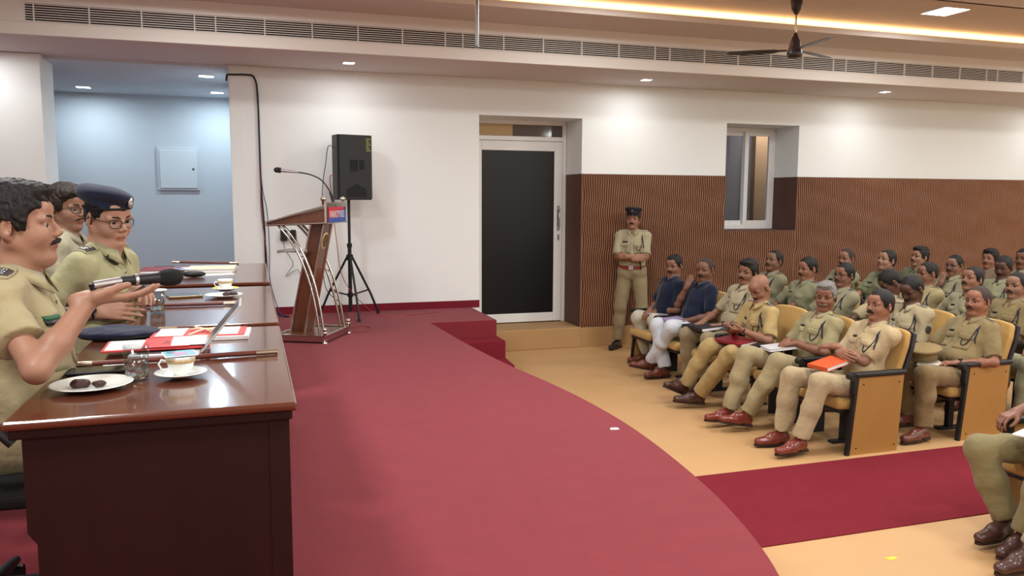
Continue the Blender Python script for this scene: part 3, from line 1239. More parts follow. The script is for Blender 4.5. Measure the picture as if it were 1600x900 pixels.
# ------------------------------------------------------------------ cables and sockets
def cable(name, pts, r, m, label, cat='cable', grp=None):
    P = [np.array(p, float) for p in pts]
    out = []
    for i in range(len(P) - 1):
        for t in np.linspace(0, 1, 7)[:-1]:
            a, b_, c_, d_ = P[max(i - 1, 0)], P[i], P[i + 1], P[min(i + 2, len(P) - 1)]
            out.append(.5 * ((2 * b_) + (-a + c_) * t + (2 * a - 5 * b_ + 4 * c_ - d_) * t * t + (-a + 3 * b_ - 3 * c_ + d_) * t ** 3))
    out.append(P[-1])
    mb = MB()
    mb.tube(out, r, 6)
    return tag(mb.build(name, m), label, cat, grp)


YC = 9.183
cable('cable', [(-.21, 9.16, 3.06), (-.20, YC, 3.125), (-.15, YC, 3.13), (.0, YC, 3.135), (.07, YC, 3.11), (.10, YC, 2.95), (.105, YC, 2.4), (.108, YC, 1.95), (.13, YC, 1.5), (.135, YC, 1.1), (.17, YC - .02, .85), (.22, YC - .08, .60), (.35, 8.95, ST + .008)], .010, BLACK,
      'thick black cable running over the wall corner and down the white wall')
cable('cable', [(.108, YC - .008, 2.6), (.115, YC - .012, 2.0), (.16, YC - .01, 1.7), (.175, YC - .01, 1.3), (.17, YC - .01, .95), (.24, YC - .06, .65), (.30, 8.9, ST + .006)], .004, mat('blue_cable', c8(50, 60, 110), .5),
      'thin blue cable hanging beside the thick black one on the wall')
cable('cable', [(.112, YC - .016, 2.2), (.10, YC - .012, 1.7), (.14, YC - .01, 1.3), (.15, YC - .01, .95), (.19, YC - .05, .66), (.24, 8.92, ST + .006)], .004, mat('red_cable', c8(150, 50, 50), .5),
      'thin red cable hanging beside the thick black one on the wall')
cable('cable', [(.36, YC - .02, 1.45), (.33, YC - .03, 1.30), (.42, YC - .02, 1.12), (.34, YC - .02, .98), (.47, YC - .02, 1.05), (.52, YC - .02, .92), (.62, YC - .03, 1.16), (.7, 9.1, 1.3)], .003, BLACK,
      'thin tangled black wire drooping below the wall plugs behind the lectern')
cable('cable', [(.85, 8.72, 2.36), (.79, 8.74, 2.38), (.76, 8.76, 2.2), (.72, 8.76, 1.9), (.70, 8.6, 1.3), (.72, 8.6, .9), (.9, 8.72, .70), (.95, 8.7, ST + .006)], .004, BLACK,
      'thin black cable looping from the loudspeaker down behind the lectern')
cable('cable', [(.85, 8.7, 2.08), (.80, 8.72, 2.06), (.81, 8.74, 1.9), (.84, 8.6, 1.4), (.90, 8.6, 1.0), (1.12, 8.62, .70), (1.35, 8.62, ST + .012), (1.7, 8.75, ST + .006), (2.0, 8.9, ST + .006)], .004, mat('red_cable', c8(150, 50, 50), .5),
      'thin red cable from the loudspeaker trailing right over the stage carpet')
cable('cable', [(.72, 7.9, ST + .006), (.95, 8.1, ST + .006), (1.1, 8.02, ST + .006), (1.02, 7.8, ST + .006), (.8, 7.78, ST + .006), (.6, 8.0, ST + .006), (.4, 8.4, ST + .006)], .0035, mat('red_cable', c8(150, 50, 50), .5),
      'thin red cable curled on the carpet beside the lectern base')
for k, (x, z, wd_, lb) in enumerate(((.33, 1.44, .07, 'black plug adapter on the wall socket, the left of two behind the lectern'), (.43, 1.44, .06, 'black plug adapter on the wall socket, the right of two behind the lectern'))):
    g = empty('plug_adapter', (x, 9.2, z), label=lb, cat='plug', group='plug adapters on the wall')
    mb = MB()
    mb.box((-wd_ / 2, -.05, -.07 - .02 * k), (wd_ / 2, -.012, .05), .006)
    mb.build('adapter_body', BLACK, g)
    mb = MB()
    mb.box((-.045, -.012, -.045), (.045, 0, .045), .004)
    mb.build('socket_plate', PVC, g)

# ------------------------------------------------------------------ auditorium chairs (local +x is the way the sitter faces)
def make_seat():
    g = empty('auditorium_chair', (0, 0, 0))
    mb = MB()
    R = rotm(0, -5, 0)
    mb.box((-.25, -.245, -.09), (.25, .245, 0.0), .04, R=R, t=(.02, 0, .395), seg=4)
    mb.build('seat', YEL, g)
    mb = MB()
    mb.box((-.20, -.23, -.115), (.22, .23, -.088), .01, R=R, t=(.02, 0, .395))
    mb.build('seat_pan', BLACK, g)
    # backrest with a rounded top
    out = []
    wv = .245
    for k in range(13):
        a = math.pi * k / 12
        out.append((wv * .98 * math.cos(a), .50 + .05 * math.sin(a) ** .6 if 0 < k < 12 else .44))
    poly = [(-wv + .01, 0), (wv - .01, 0), (wv, .42)] + [(x, y) for x, y in out[1:-1]] + [(-wv, .42)]
    Rb = rotm(0, -17, 0) @ np.array([[0, 0, 1], [1, 0, 0], [0, 1, 0]]).astype(float)
    mb = MB()
    mb.prism([(x * .96, y * .985 + .004) for x, y in poly], -.005, .05, R=Rb, t=(-.235, 0, .36))
    b = mb.build('backrest', YEL, g)
    bv = b.modifiers.new('bevel', 'BEVEL')
    bv.width = .022
    bv.segments = 3
    mb = MB()
    mb.prism(poly, -.035, -.004, R=Rb, t=(-.235, 0, .36))
    mb.build('back_shell', mat('chair_shell', c8(34, 34, 44), .5), g)
    mb = MB()
    mb.box((-.03, -.02, .02), (.03, .02, .30), .004)
    mb.box((-.12, -.03, 0), (.12, .03, .02), .004)
    mb.build('leg', BLACK, g)
    return g


def add_arm(g, s_, panel):
    mb = MB()
    y = s_ * .285
    mb.box((-.27, y - .032, .575), (.20, y + .032, .610), .012, seg=3)
    mb.cyl((.20, y - .032, .583), (.20, y + .032, .583), .027, n=16)
    mb.box((.165, y - .022, .45), (.195, y + .022, .58), .006)
    mb.build('armrest', BLACK, g)
    mb = MB()
    mb.box((-.19, y - .016, .36), (.17, y + .016, .575))
    if panel:
        mb = MB()
        mb.prism([(.20, 0), (-.23, 0), (-.26, .575), (.145, .575)], -.012, .012, R=Rxz, t=(0, y, 0))
        p_ = mb.build('side_panel', PLY, g)
        mb = MB()
        mb.prism([(.222, 0), (.198, 0), (.143, .58), (.168, .58)], -.017, .017, R=Rxz, t=(0, y, 0))
        mb.build('panel_edge', BLACK, p_)
        mb = MB()
        for sx, sz in ((.14, .05), (-.20, .05), (.10, .52), (-.22, .52)):
            mb.cyl((sx, y + s_ * .012, sz), (sx, y + s_ * .014, sz), .006, n=8)
        mb.build('panel_bolts', BLACK, p_)
    else:
        mb.box((-.05, y - .012, 0), (.05, y + .012, .37))
        mb.build('arm_support', BLACK, g)


SEAT = make_seat()
_first = [True]


def place_seat(x, y, who, near_end=False, far_end=False, z=0.0):
    g = SEAT if _first[0] else copy_tree(SEAT)
    if _first[0]:
        _first[0] = False
        globals()['SEAT'] = copy_tree(g)
    g.location = (x, y, z)
    g.rotation_euler.z = math.pi
    add_arm(g, 1, near_end)
    if far_end:
        add_arm(g, -1, True)
    tag(g, 'mustard cushioned auditorium chair under the ' + who, 'chair', 'auditorium chairs in the rows')
    return g

# ------------------------------------------------------------------ people
def catmull(P, m=4):
    out = []
    for i in range(len(P) - 1):
        for t in np.linspace(0, 1, m + 1)[:-1]:
            a, b_, c_, d_ = P[max(i - 1, 0)], P[i], P[i + 1], P[min(i + 2, len(P) - 1)]
            out.append(.5 * ((2 * b_) + (-a + c_) * t + (2 * a - 5 * b_ + 4 * c_ - d_) * t * t + (-a + 3 * b_ - 3 * c_ + d_) * t ** 3))
    return out + [P[-1]]


def ik(a, b, l1, l2, pole):
    a, b = np.asarray(a, float), np.asarray(b, float)
    d = b - a
    L = np.linalg.norm(d)
    mx = (l1 + l2) * .995
    if L > mx:
        b = a + d / L * mx
        d = b - a
        L = mx
    L = max(L, abs(l1 - l2) + .01)
    x = (l1 * l1 - l2 * l2 + L * L) / (2 * L)
    h = math.sqrt(max(l1 * l1 - x * x, 0))
    u = unit(d)
    p = np.asarray(pole, float)
    p = unit(p - u * (p @ u))
    return a + u * x + p * h, b


def hand_prims(S, w, dr, nrm, side, curl=.35, thumb=.5, s=1.0, spread=1.0):
    """w wrist, dr finger direction, nrm back-of-hand normal, side +1 left / -1 right hand (thumb on the +y side of the hand frame)"""
    dr = unit(dr)
    nrm = unit(np.asarray(nrm, float) - dr * (np.asarray(nrm, float) @ dr))
    ty = np.cross(nrm, dr)             # left side when looking along dr with the back of the hand up
    ty = -ty * side                    # a left hand, palm down, has its thumb to the right
    F = np.stack([dr, ty, nrm], 1)
    T = lambda x, y, z: w + F @ V(x * s, y * s, z * s)
    mcp = [(.088, .028, .002), (.094, .009, .004), (.090, -.010, .003), (.080, -.027, 0)]
    for (x, y, z) in mcp:
        S.cap(T(-.005, y * .55, 0), T(x, y, z), .017 * s, .0125 * s, k=.008)
    S.cap(T(0, 0, 0), T(-.03, 0, 0), .026 * s, .027 * s, k=.02, flat=(nrm, .82))
    lens = [(.040, .024, .020), (.045, .028, .021), (.042, .026, .021), (.033, .020, .019)]
    tips = []
    for i, ((x, y, z), ls) in enumerate(zip(mcp, lens)):
        p = V(x, y, z)
        an = curl * (.75 + .12 * i)
        yaw = (.09, .02, -.04, -.11)[i] * spread
        for j, l in enumerate(ls):
            q = p + V(math.cos(an) * math.cos(yaw), math.sin(yaw), -math.sin(an)) * l
            r0 = (.0098, .0090, .0082)[j] * (.9 if i == 3 else 1)
            S.cap(T(*p), T(*q), r0 * s, r0 * .9 * s, k=.003)
            p = q
            an += curl * (1.0, .8, .6)[j] + .05
        tips.append(T(*p))
    a, b, c = V(.018, .026, -.006), V(.048, .026 + .026 * thumb + .006, -.014 - .012 * curl), V(.075, .030 + .034 * thumb, -.022 - .02 * curl)
    d = c + V(.026, .004 * thumb - .004, -.006)
    S.cap(T(*a), T(*b), .018 * s, .0135 * s, k=.010)
    S.cap(T(*b), T(*c), .0125 * s, .011 * s, k=.004)
    S.cap(T(*c), T(*d), .011 * s, .009 * s, k=.003)
    return T, tips


def head_prims(S, c, H, s=1.0, full=0.0, nose=1.0):
    """c head centre, H columns forward, left, up"""
    T = lambda x, y, z: c + H @ V(x * s, y * s, z * s)
    fw = 1 + .10 * full
    S.ell(T(-.012, 0, .032), V(.098, .078, .088) * s, H, k=.02)
    S.ell(T(.030, 0, -.035), V(.060, .062 * fw, .082) * s, H, k=.03)
    S.cap(T(.062, -.022, .050), T(.062, .022, .050), .026 * s, k=.03)
    for y in (-1, 1):
        S.cap(T(-.010, y * .052 * fw, -.050), T(.055, y * .020, -.098), .020 * s * fw, .018 * s, k=.025)
        S.ell(T(.052, y * .036 * fw, -.034), V(.030, .027, .030) * s * (1 + .1 * full), H, k=.02)
        S.cap(T(.081, y * .012, .020), T(.070, y * .052, .016), .0095 * s, .0105 * s, k=.012)
    S.ell(T(.070, 0, -.100), V(.022, .024, .018) * s, H, k=.02)
    if full > .5:
        S.ell(T(.02, 0, -.105), V(.06, .05, .03) * s, H, k=.03)
    for y in (-1, 1):
        S.ell(T(.094, y * .033, .000), V(.017, .017, .012) * s, H, k=.012, op=1)
        e = T(.0715, y * .033, -.001)
        S.ell(e, .0140 * s, None, k=.003, cut=(e + H @ V(0, 0, .0022 * s), H @ V(.30, 0, -1)))
        S.ell(e, .0136 * s, None, k=.003, cut=(e + H @ V(0, 0, -.0040 * s), H @ V(.25, 0, 1)))
    S.cap(T(.086, 0, .008), T(.105, 0, -.026), .0085 * s, .0115 * s * nose, k=.009)
    for y in (-1, 1):
        S.ell(T(.096, y * .0135, -.032), V(.012, .0085, .009) * s * nose, H, k=.006)
        S.ell(T(.100, y * .0075, -.042), V(.004, .0035, .004) * s, H, k=.003, op=1)
    S.ell(T(.082, 0, -.060), V(.018, .027, .022) * s, H, k=.012)
    # ears
    for y in (-1, 1):
        Re_ = H @ rotm(0, 12, 0) @ rotm(0, 0, -y * -18)
        S.ell(T(-.018, y * .083, -.006), V(.019, .0075, .033) * s, Re_, k=.004)
        S.ell(T(-.012, y * .090, -.004), V(.010, .006, .017) * s, Re_, k=.004, op=1)
        S.ell(T(-.014, y * .080, -.036), V(.009, .006, .010) * s, Re_, k=.004)
    return T


def make_hair(c, H, s, style, h, m, parent, seed=0):
    T = lambda x, y, z: c + H @ V(x * s, y * s, z * s)
    S = SDF()
    th = {'thick': .014, 'full': .008, 'short': .004, 'receding': .003, 'fringe': .0035, 'sidepart': .013, 'quiff': .010}[style]
    S.ell(T(-.014, 0, .034), (V(.098, .078, .088) + th) * s, H, k=.0)
    if style in ('thick', 'quiff'):
        S.ell(T(.045, 0, .098), V(.055, .062, .028) * s, H @ rotm(0, -8, 0), k=.02)
        S.ell(T(-.02, 0, .105), V(.07, .065, .032) * s, H, k=.02)
    if style == 'sidepart':
        S.ell(T(.042, -.012, .094), V(.060, .070, .034) * s, H @ rotm(14, 0, 0), k=.02)
        S.ell(T(-.02, 0, .10), V(.075, .07, .036) * s, H, k=.02)
    S.ell(T(-.060, 0, -.015), V(.048, .062 + th, .055) * s, H, k=.02)
    fz = {'thick': .066, 'full': .070, 'short': .074, 'receding': .108, 'fringe': .108, 'sidepart': .064, 'quiff': .076}[style]
    xs = [-.2, -.075, -.045, -.030, -.004, .008, .030, .040, .062, .085, .2]
    zs = [-.072, -.068, -.045, .022, .020, -.022, -.020, .030, fz - .016, fz, fz]

    def cutf(p):
        q = (p - c) @ H / s
        z0 = np.interp(q[:, 0], xs, zs)
        if style in ('receding',):
            z0 = z0 - .03 * (np.abs(q[:, 1]) < .022) * 0
        jag = .004 * np.sin(q[:, 1] * 190 + seed) + .003 * np.sin(q[:, 0] * 160 + 2 * seed)
        d = (z0 + jag - q[:, 2]) * s * .8
        if style == 'fringe':
            d = np.maximum(d, (q[:, 2] - .052 + .35 * np.minimum(q[:, 0] + .02, 0) * 0) * s)
        if style == 'receding':
            d = np.maximum(d, (.030 - np.hypot(np.maximum(np.abs(q[:, 1]) - .0, 0) * .75, 0) - (.03 - q[:, 0])) * 0 - 1)
        return -d

    # keep where cutf > 0  -> intersect
    S.fn(lambda p: cutf(p), c - .2, c + .2, k=.004, op=1)
    S.fn(lambda p: -cutf(p) * 0 - 1, c - .01, c + .01, k=0, op=1) if False else None
    amp = .0022 if style in ('thick', 'sidepart', 'quiff') else .0010
    S.noise = (amp * .8 * s, 190 if style != 'sidepart' else 140, seed)
    # op=1 removes where its field is negative: flip so hair survives above the hairline
    S.pr[-1] = (lambda p: cutf(p), S.pr[-1][1], S.pr[-1][2], .004, 1)
    v, q = S.mesh(h)
    return mesh_obj('hair', [(v, q, 0)], [m], parent)


SHOE = {}


def shoe_meshes():
    if SHOE:
        return SHOE
    S = SDF()
    S.cap((-.050, 0, .046), (.06, 0, .046), .042, .040, k=.02, flat=((0, 1, 0), .86))
    S.cap((.05, 0, .036), (.165, 0, .032), .046, .036, k=.025, flat=((0, 0, 1), .80))
    S.cap((-.035, 0, .06), (-.032, 0, .105), .040, .036, k=.02, flat=((0, 1, 0), .9))
    S.cap((0, 0, .07), (.06, 0, .062), .034, .030, k=.02)
    S.ell((-.03, 0, .125), (.030, .027, .03), k=.004, op=1)
    S.fn(lambda p: p[:, 2] - .012, V(-.2, -.1, -.05), V(.3, .1, .013), k=.0, op=1)
    v, q = S.mesh(.0065)
    tmp = mesh_obj('shoe', [(v, q, 0)], [BLACK])
    SHOE['upper'] = tmp.data
    bpy.data.objects.remove(tmp)
    poly = []
    for k in range(28):
        a = 2 * math.pi * k / 28
        x = math.cos(a)
        w_ = .036 if x < 0 else .041
        poly.append((.056 + x * .147, math.copysign(abs(math.sin(a)) ** .7, math.sin(a)) * w_ * (1 - .16 * max(x, 0))))
    mb = MB()
    mb.prism(poly, 0.0, .014)
    mb.box((-.090, -.034, -.0), (-.02, .034, .022), .006)
    t2 = mb.build('sole', BLACK)
    SHOE['sole'] = t2.data
    bpy.data.objects.remove(t2)
    mb = MB()
    for k in range(4):
        x = .045 + k * .017
        z = .093 - k * .0075
        mb.tube([(x, -.020, z - .010), (x + .004, -.008, z - .001), (x - .002, .008, z - .001), (x + .003, .020, z - .010)], .0022, 6)
    t3 = mb.build('laces', BLACK)
    SHOE['laces'] = t3.data
    bpy.data.objects.remove(t3)
    return SHOE


def put_shoe(parent, ankle, yaw, pitch, m, laces=True, roll=0):
    sh = shoe_meshes()
    R = Matrix(rotm(0, 0, yaw).tolist()) @ Matrix(rotm(roll, pitch, 0).tolist())
    off = R @ Vector((-.032, 0, .095))
    o = bpy.data.objects.new('shoe', sh['upper'])
    COL.objects.link(o)
    o.parent = parent
    o.location = Vector(ankle) - off
    o.rotation_euler = R.to_euler()
    o.material_slots[0].link = 'OBJECT'
    o.material_slots[0].material = m
    for nm in ('sole', 'laces') if laces else ('sole',):
        q = bpy.data.objects.new(nm, sh[nm])
        COL.objects.link(q)
        q.parent = o
        q.material_slots[0].link = 'OBJECT'
        q.material_slots[0].material = SOLEM if nm == 'sole' else m
    return o


SOLEM = mat('sole_leather', c8(44, 28, 24), .6)
BROWN_SHOE = mat('brown_leather', c8(98, 50, 35), .35, bump=.04, scale=50, var=.15, coat=.3)
DARK_SHOE = mat('dark_brown_leather', c8(68, 40, 33), .38, bump=.04, scale=50, var=.15, coat=.3)
RED_SHOE = mat('oxblood_leather', c8(116, 44, 33), .34, bump=.04, scale=50, var=.15, coat=.4)
BLACK_SHOE = mat('black_leather', c8(24, 22, 24), .28, bump=.1, scale=50, coat=.4)
MOUST = mat('moustache_hair', c8(22, 17, 15), .7, bump=.8, scale=260)
NAVYCORD = mat('navy_cord', c8(30, 32, 52), .7, bump=.4, scale=500)


def person(name_loc, rz, label, cat='person', H=(0, 0, 1.1), lean=0, side=0, twist=0, head=(0, 0, 0), s=1.0,
           knees=None, ankles=None, foot_yaw=(8, -8), foot_pitch=(0, 0), hands=None, hdir=None, hnrm=None, curl=(.35, .35), thumb=(.5, .5),
           pole=None, sk=None, shirt=None, pants=None, shoes=None, hair='full', hairm=None, must=1.0, full=.3, fat=0.0, stand=False,
           glasses=None, cord=True, badge=True, epaul='dark', polo=False, fine=False, watch=None, socks=None, beard=0, sleeve=.86, group=None,
           legs=True, gaze=0, pocket=True, eyes=True):
    x0, y0, z0 = name_loc
    g = empty('person', name_loc, rz, label, cat, group)
    sk = sk or skin(150, 100, 74)
    shirt = shirt or cloth(176, 160, 122)
    pants = pants or shirt
    hairm = hairm or HAIRK
    hh = .0042 if fine else .0058
    hb = .008 if fine else .012
    Rt = rotm(0, 0, twist) @ rotm(side, lean, 0)
    f, l, u = Rt[:, 0], Rt[:, 1], Rt[:, 2]
    Hd = rotm(0, 0, head[0]) @ rotm(0, head[1], 0) @ rotm(head[2], 0, 0)
    Hc = np.asarray(H, float)
    nk = unit(.6 * u + .5 * V(0, 0, 1))
    NB = Hc - nk * (.150 * s) - f * (.012 * s)
    P = NB - u * (.50 * s)
    sh = {1: P + u * (.442 * s) + l * (.172 * s), -1: P + u * (.442 * s) - l * (.172 * s)}
    hip = {1: P + Rt @ V(.0, .085, -.0) * s, -1: P + Rt @ V(.0, -.085, -.0) * s}
    if knees is None:
        knees = ((P[0] + .42 * s, .13, .51), (P[0] + .42 * s, -.13, .51))
    if ankles is None:
        ankles = ((knees[0][0] - .02, knees[0][1], .10), (knees[1][0] - .02, knees[1][1], .10))
    if hands is None:
        hands = ((P[0] + .27, .09, .61), (P[0] + .25, -.09, .61))
    hdir = hdir or ((.7, -.5, -.15), (.7, .5, -.15))
    hnrm = hnrm or ((0, 0, 1), (0, 0, 1))
    pole = pole or ((-.3, .8, -.6), (-.3, -.8, -.6))
    kn = {1: V(*knees[0]), -1: V(*knees[1])}
    an = {1: V(*ankles[0]), -1: V(*ankles[1])}
    hd = {1: V(*hands[0]), -1: V(*hands[1])}
    el = {}
    for i, q in enumerate((1, -1)):
        el[q], hd[q] = ik(sh[q], hd[q], .285 * s, .255 * s, pole[i])

    # ---- body (skin)
    parts = []
    B = SDF()
    T = head_prims(B, Hc, Hd, s, full)
    B.cap(Hc + Hd @ V(-.030, 0, -.055) * s, NB + f * .0, .056 * s + .006 * full, .062 * s + .006 * full, k=.02)
    B.cap(NB, NB - u * .06 * s, .062 * s, .07 * s, k=.03)
    v, q = B.mesh(hh)
    # lips get their own colour
    cen = v[q].mean(1)
    loc = (cen - Hc) @ Hd / s
    lip = (loc[:, 0] > .080) & (np.abs(loc[:, 1]) < .021) & (np.abs(loc[:, 2] + .064 + .25 * np.abs(loc[:, 1])) < .0065)
    beardm = (loc[:, 2] < -.035 + .5 * (loc[:, 0] - .05) * 0) & (loc[:, 0] > -.015) & (loc[:, 2] > -.125) & ~lip & ((loc[:, 2] < -.072) | (loc[:, 0] < .055) | (np.abs(loc[:, 1]) > .033)) & (loc[:, 2] < -.02 - .25 * np.maximum(loc[:, 0] - .03, 0) * 4)
    for mi_, msk in ((1, lip), (2, beardm if beard else np.zeros(len(q), bool))):
        if msk.any():
            parts.append((v, q[msk], mi_))
    rest = ~lip & ~(beardm if beard else np.zeros(len(q), bool))
    parts.insert(0, (v, q[rest], 0))
    tips = {}
    for i, w_ in enumerate((1, -1)):
        A = SDF()
        A.cap(sh[w_] + (el[w_] - sh[w_]) * .3, el[w_], .038 * s, .034 * s, k=.02)
        A.cap(el[w_], el[w_] + (hd[w_] - el[w_]) * .35, .034 * s, .037 * s, k=.02)
        A.cap(el[w_] + (hd[w_] - el[w_]) * .35, hd[w_], .037 * s, .024 * s, k=.02)
        Th, tp = hand_prims(A, hd[w_], hdir[i], hnrm[i], w_, curl[i], thumb[i], s * 1.0)
        tips[w_] = (Th, tp)
        v, q = A.mesh(.0048 if fine else .006)
        parts.append((v, q, 0))
    # torso core under the clothes keeps the figure in one piece
    Cc = SDF()
    Cc.cap(P, NB, .08 * s, .055 * s, k=.05)
    for w_ in (1, -1):
        Cc.cap(NB - u * .06 * s, sh[w_], .04 * s, k=.04)
        Cc.cap(sh[w_], sh[w_] + (el[w_] - sh[w_]) * .5, .036 * s, k=.03)
        Cc.cap(P, hip[w_], .07 * s, k=.04)
        Cc.cap(hip[w_], kn[w_], .055 * s, .042 * s, k=.03)
        Cc.cap(kn[w_], an[w_], .040 * s, .030 * s, k=.03)
    v, q = Cc.mesh(.016)
    parts.append((v, q, 0))
    base = sk.node_tree.nodes['Principled BSDF'].inputs['Base Color'].default_value[:3]
    lipm = mat('lip', (base[0] * .80, base[1] * .52, base[2] * .52), .4)
    beardmat = mat('stubble', tuple(b_ * (.55 if beard < 2 else .12) for b_ in base), .7)
    body = mesh_obj('body', parts, [sk, lipm, beardmat], g)

    # ---- eyes
    if eyes:
        for y in (1, -1):
            ec = T(.0715, y * .033, -.001)
            mb = MB()
            gz = Hd @ rotm(0, 0, gaze)
            mb.ball((0, 0, 0), .0125 * s, 16, R=gz @ rotm(0, 90, 0), mi=0)
            for k, fc in enumerate(mb.f):
                cc = np.mean([mb.v[i_] for i_ in fc], axis=0)
                mb.m[k] = 1 if unit(cc) @ gz[:, 0] > (.74 if fine else .45) else 0
            mb.v = [tuple(np.array(p_) + ec) for p_ in mb.v]
            mb.build('eye', [EYEW, IRIS], body)
            # eyebrow
            mb = MB()
            pts = [T(.0905, y * .010, .0185), T(.0900, y * .024, .0245), T(.0830, y * .040, .0255), T(.0715, y * .055, .0190)]
            mb.tube(pts, [.0035 * s, .0046 * s, .0040 * s, .002 * s], 7)
            mb.build('eyebrow', hairm if hairm is not HAIRG else HAIRD, body)
    # ---- moustache
    if must > 0:
        S = SDF()
        for y in (1, -1):
            S.cap(T(.103, y * .003, -.049), T(.096, y * .022, -.054), .0062 * must * s, .0058 * must * s, k=.006)
            S.cap(T(.096, y * .022, -.054), T(.087, y * .031, -.060), .0054 * must * s, .0032 * s, k=.006)
        S.noise = (.0008, 300, 1)
        v, q = S.mesh(.0028 if fine else .0036)
        mesh_obj('moustache', [(v, q, 0)], [MOUST if hairm is not HAIRG else HAIRG], g)
    if hair:
        make_hair(Hc, Hd, s, hair, .0040 if fine else .0055, hairm, g, seed=int(abs(x0 * 7 + y0 * 13)) % 9)
    if glasses:
        fr = mat('glasses_frame', c8(26, 24, 28), .3)
        gg = MB()
        for y in (1, -1):
            pts = []
            for k in range(20):
                a = 2 * math.pi * k / 20
                cx_, cz_ = math.cos(a), math.sin(a)
                e_ = lambda t_: math.copysign(abs(t_) ** .65, t_)
                pts.append(T(.1035 - .006 * abs(e_(cx_)) - .012 * max(0, e_(cx_) * 1), y * (.034 + .026 * e_(cx_)), -.003 + .0175 * e_(cz_)))
            gg.tube(pts, .0018 * s, 6, closed=True)
            gg.tube([T(.087, y * .061, .003), T(.05, y * .079, .006), T(-.012, y * .088, .006), T(-.032, y * .086, -.012)], .0018 * s, 6)
        gg.tube([T(.104, .010, .002), T(.107, 0, .005), T(.104, -.010, .002)], .0018 * s, 6)
        go = gg.build('glasses', fr, g)
        mb = MB()
        for y in (1, -1):
            mb.add([T(.1015 - .010 * (i_ > 0), y * (.034 + .023 * i_), -.003 + .015 * j_) for i_, j_ in ((-1, -1), (1, -1), (1, 1), (-1, 1))], [(0, 1, 2, 3)])
        mb.build('lens', LENS, go)

    # ---- shirt
    S = SDF(noise=((.0048 if fine else .0042), 30, (x0 * 3 + y0)))
    S.ell(P + u * .05 * s, V(.125 + fat * .5, .160 + fat * .5, .12) * s, Rt, k=.05)
    S.ell(P + u * .155 * s + f * (.012 + fat * .5), V(.128 + fat, .158 + fat * .8, .14) * s, Rt, k=.06)
    S.ell(P + u * .32 * s + f * .012, V(.122 + fat * .3, .172 + fat * .3, .15) * s, Rt, k=.06)
    S.cap(sh[1] - l * .03 - u * .008, sh[-1] + l * .03 - u * .008, .058 * s, k=.05, flat=(f, 1.15))
    for w_ in (1, -1):
        S.cap(NB + l * (w_ * .035 * s) - u * .012 * s, sh[w_] + u * .004 * s, .044 * s, .044 * s, k=.04)
        he = sh[w_] + (el[w_] - sh[w_]) * sleeve
        ax = el[w_] - sh[w_]
        S.cap(sh[w_] - u * .006, el[w_] + unit(ax) * .02, .060 * s, .060 * s, k=.035, cut=(he, ax))
    # opening for the neck
    S.cap(NB + nk * .02 * s + f * .012 * s, NB + nk * .12 * s + f * .015 * s, .060 * s + .006 * full, .075 * s, k=.006, op=1)
    if not stand or True:
        S.fn(lambda p: (p - (P - u * (.030 * s))) @ u, P - .4, P - u * .030 * s + V(.4, .4, .06), k=.0, op=1)
    v, q = S.mesh(hb)
    so = mesh_obj('shirt', [(v, q, 0)], [shirt], g)

    # collar
    n_ = 22
    ring_i, ring_t, ring_o = [], [], []
    fl = frame_from(nk, f)
    gap = .30
    for k in range(n_ + 1):
        a = gap + (2 * math.pi - 2 * gap) * k / n_
        ca, sa = math.cos(a), math.sin(a)
        front = max(0, (ca - .1) / .9)
        rr = (.0615 + .006 * full) * s
        c0 = NB + f * .008 * s
        up = .040 - .030 * front
        ring_i.append(c0 + fl @ V(rr * ca, rr * sa, (.002 - .030 * front) * s))
        ring_t.append(c0 + fl @ V((rr + .004) * ca, (rr + .004) * sa, up * s))
        tipx = front ** 3
        ring_o.append(c0 + fl @ V((rr + .026 + .018 * tipx) * ca, (rr + .022 - .004 * tipx) * sa, (up - .038 - .030 * tipx) * s))
    pts = []
    for k in range(n_ + 1):
        pts += [ring_i[k], ring_t[k], ring_o[k]]
    fs = []
    for k in range(n_):
        a = k * 3
        fs += [(a, a + 3, a + 4, a + 1), (a + 1, a + 4, a + 5, a + 2)]
    mb = MB()
    mb.add(pts, fs, 0, True)
    co = mb.build('collar', shirt, so)
    md = co.modifiers.new('thickness', 'SOLIDIFY')
    md.thickness = .004

    cu = lambda a, b_, d_=0: P + u * (a * s) + l * (b_ * s) + f * (d_ * s)
    # button strip
    sheet('button_strip', S, cu(.26, 0), l * .030 * s, u * .36 * s, f, 0, shirt, so, off=.001, th=.002, nu=4, nv=14)
    if not polo:
        mb = MB()
        bp_ = S.trace([cu(z_, 0) for z_ in (.12, .20, .28, .36, .42)], f, .003)
        for p_ in bp_:
            mb.cyl(p_, p_ + f * .003, .0055 * s, n=10)
        mb.build('buttons', mat('button', c8(120, 104, 70), .4), so)
        if pocket:
            for y in (1, -1):
                sheet('pocket', S, cu(.285, y * .082), l * .105 * s, u * .115 * s, f, 0, shirt, so, off=.001, th=.003, nu=7, nv=6)
                sheet('pocket_flap', S, cu(.335, y * .082), l * .110 * s, u * .045 * s, f, 0, shirt, so, off=.004, th=.003, nu=9, nv=4,
                      shape=lambda a, b_: (a, b_ if b_ > -.2 else b_ * (1.35 - 1.4 * abs(a))))
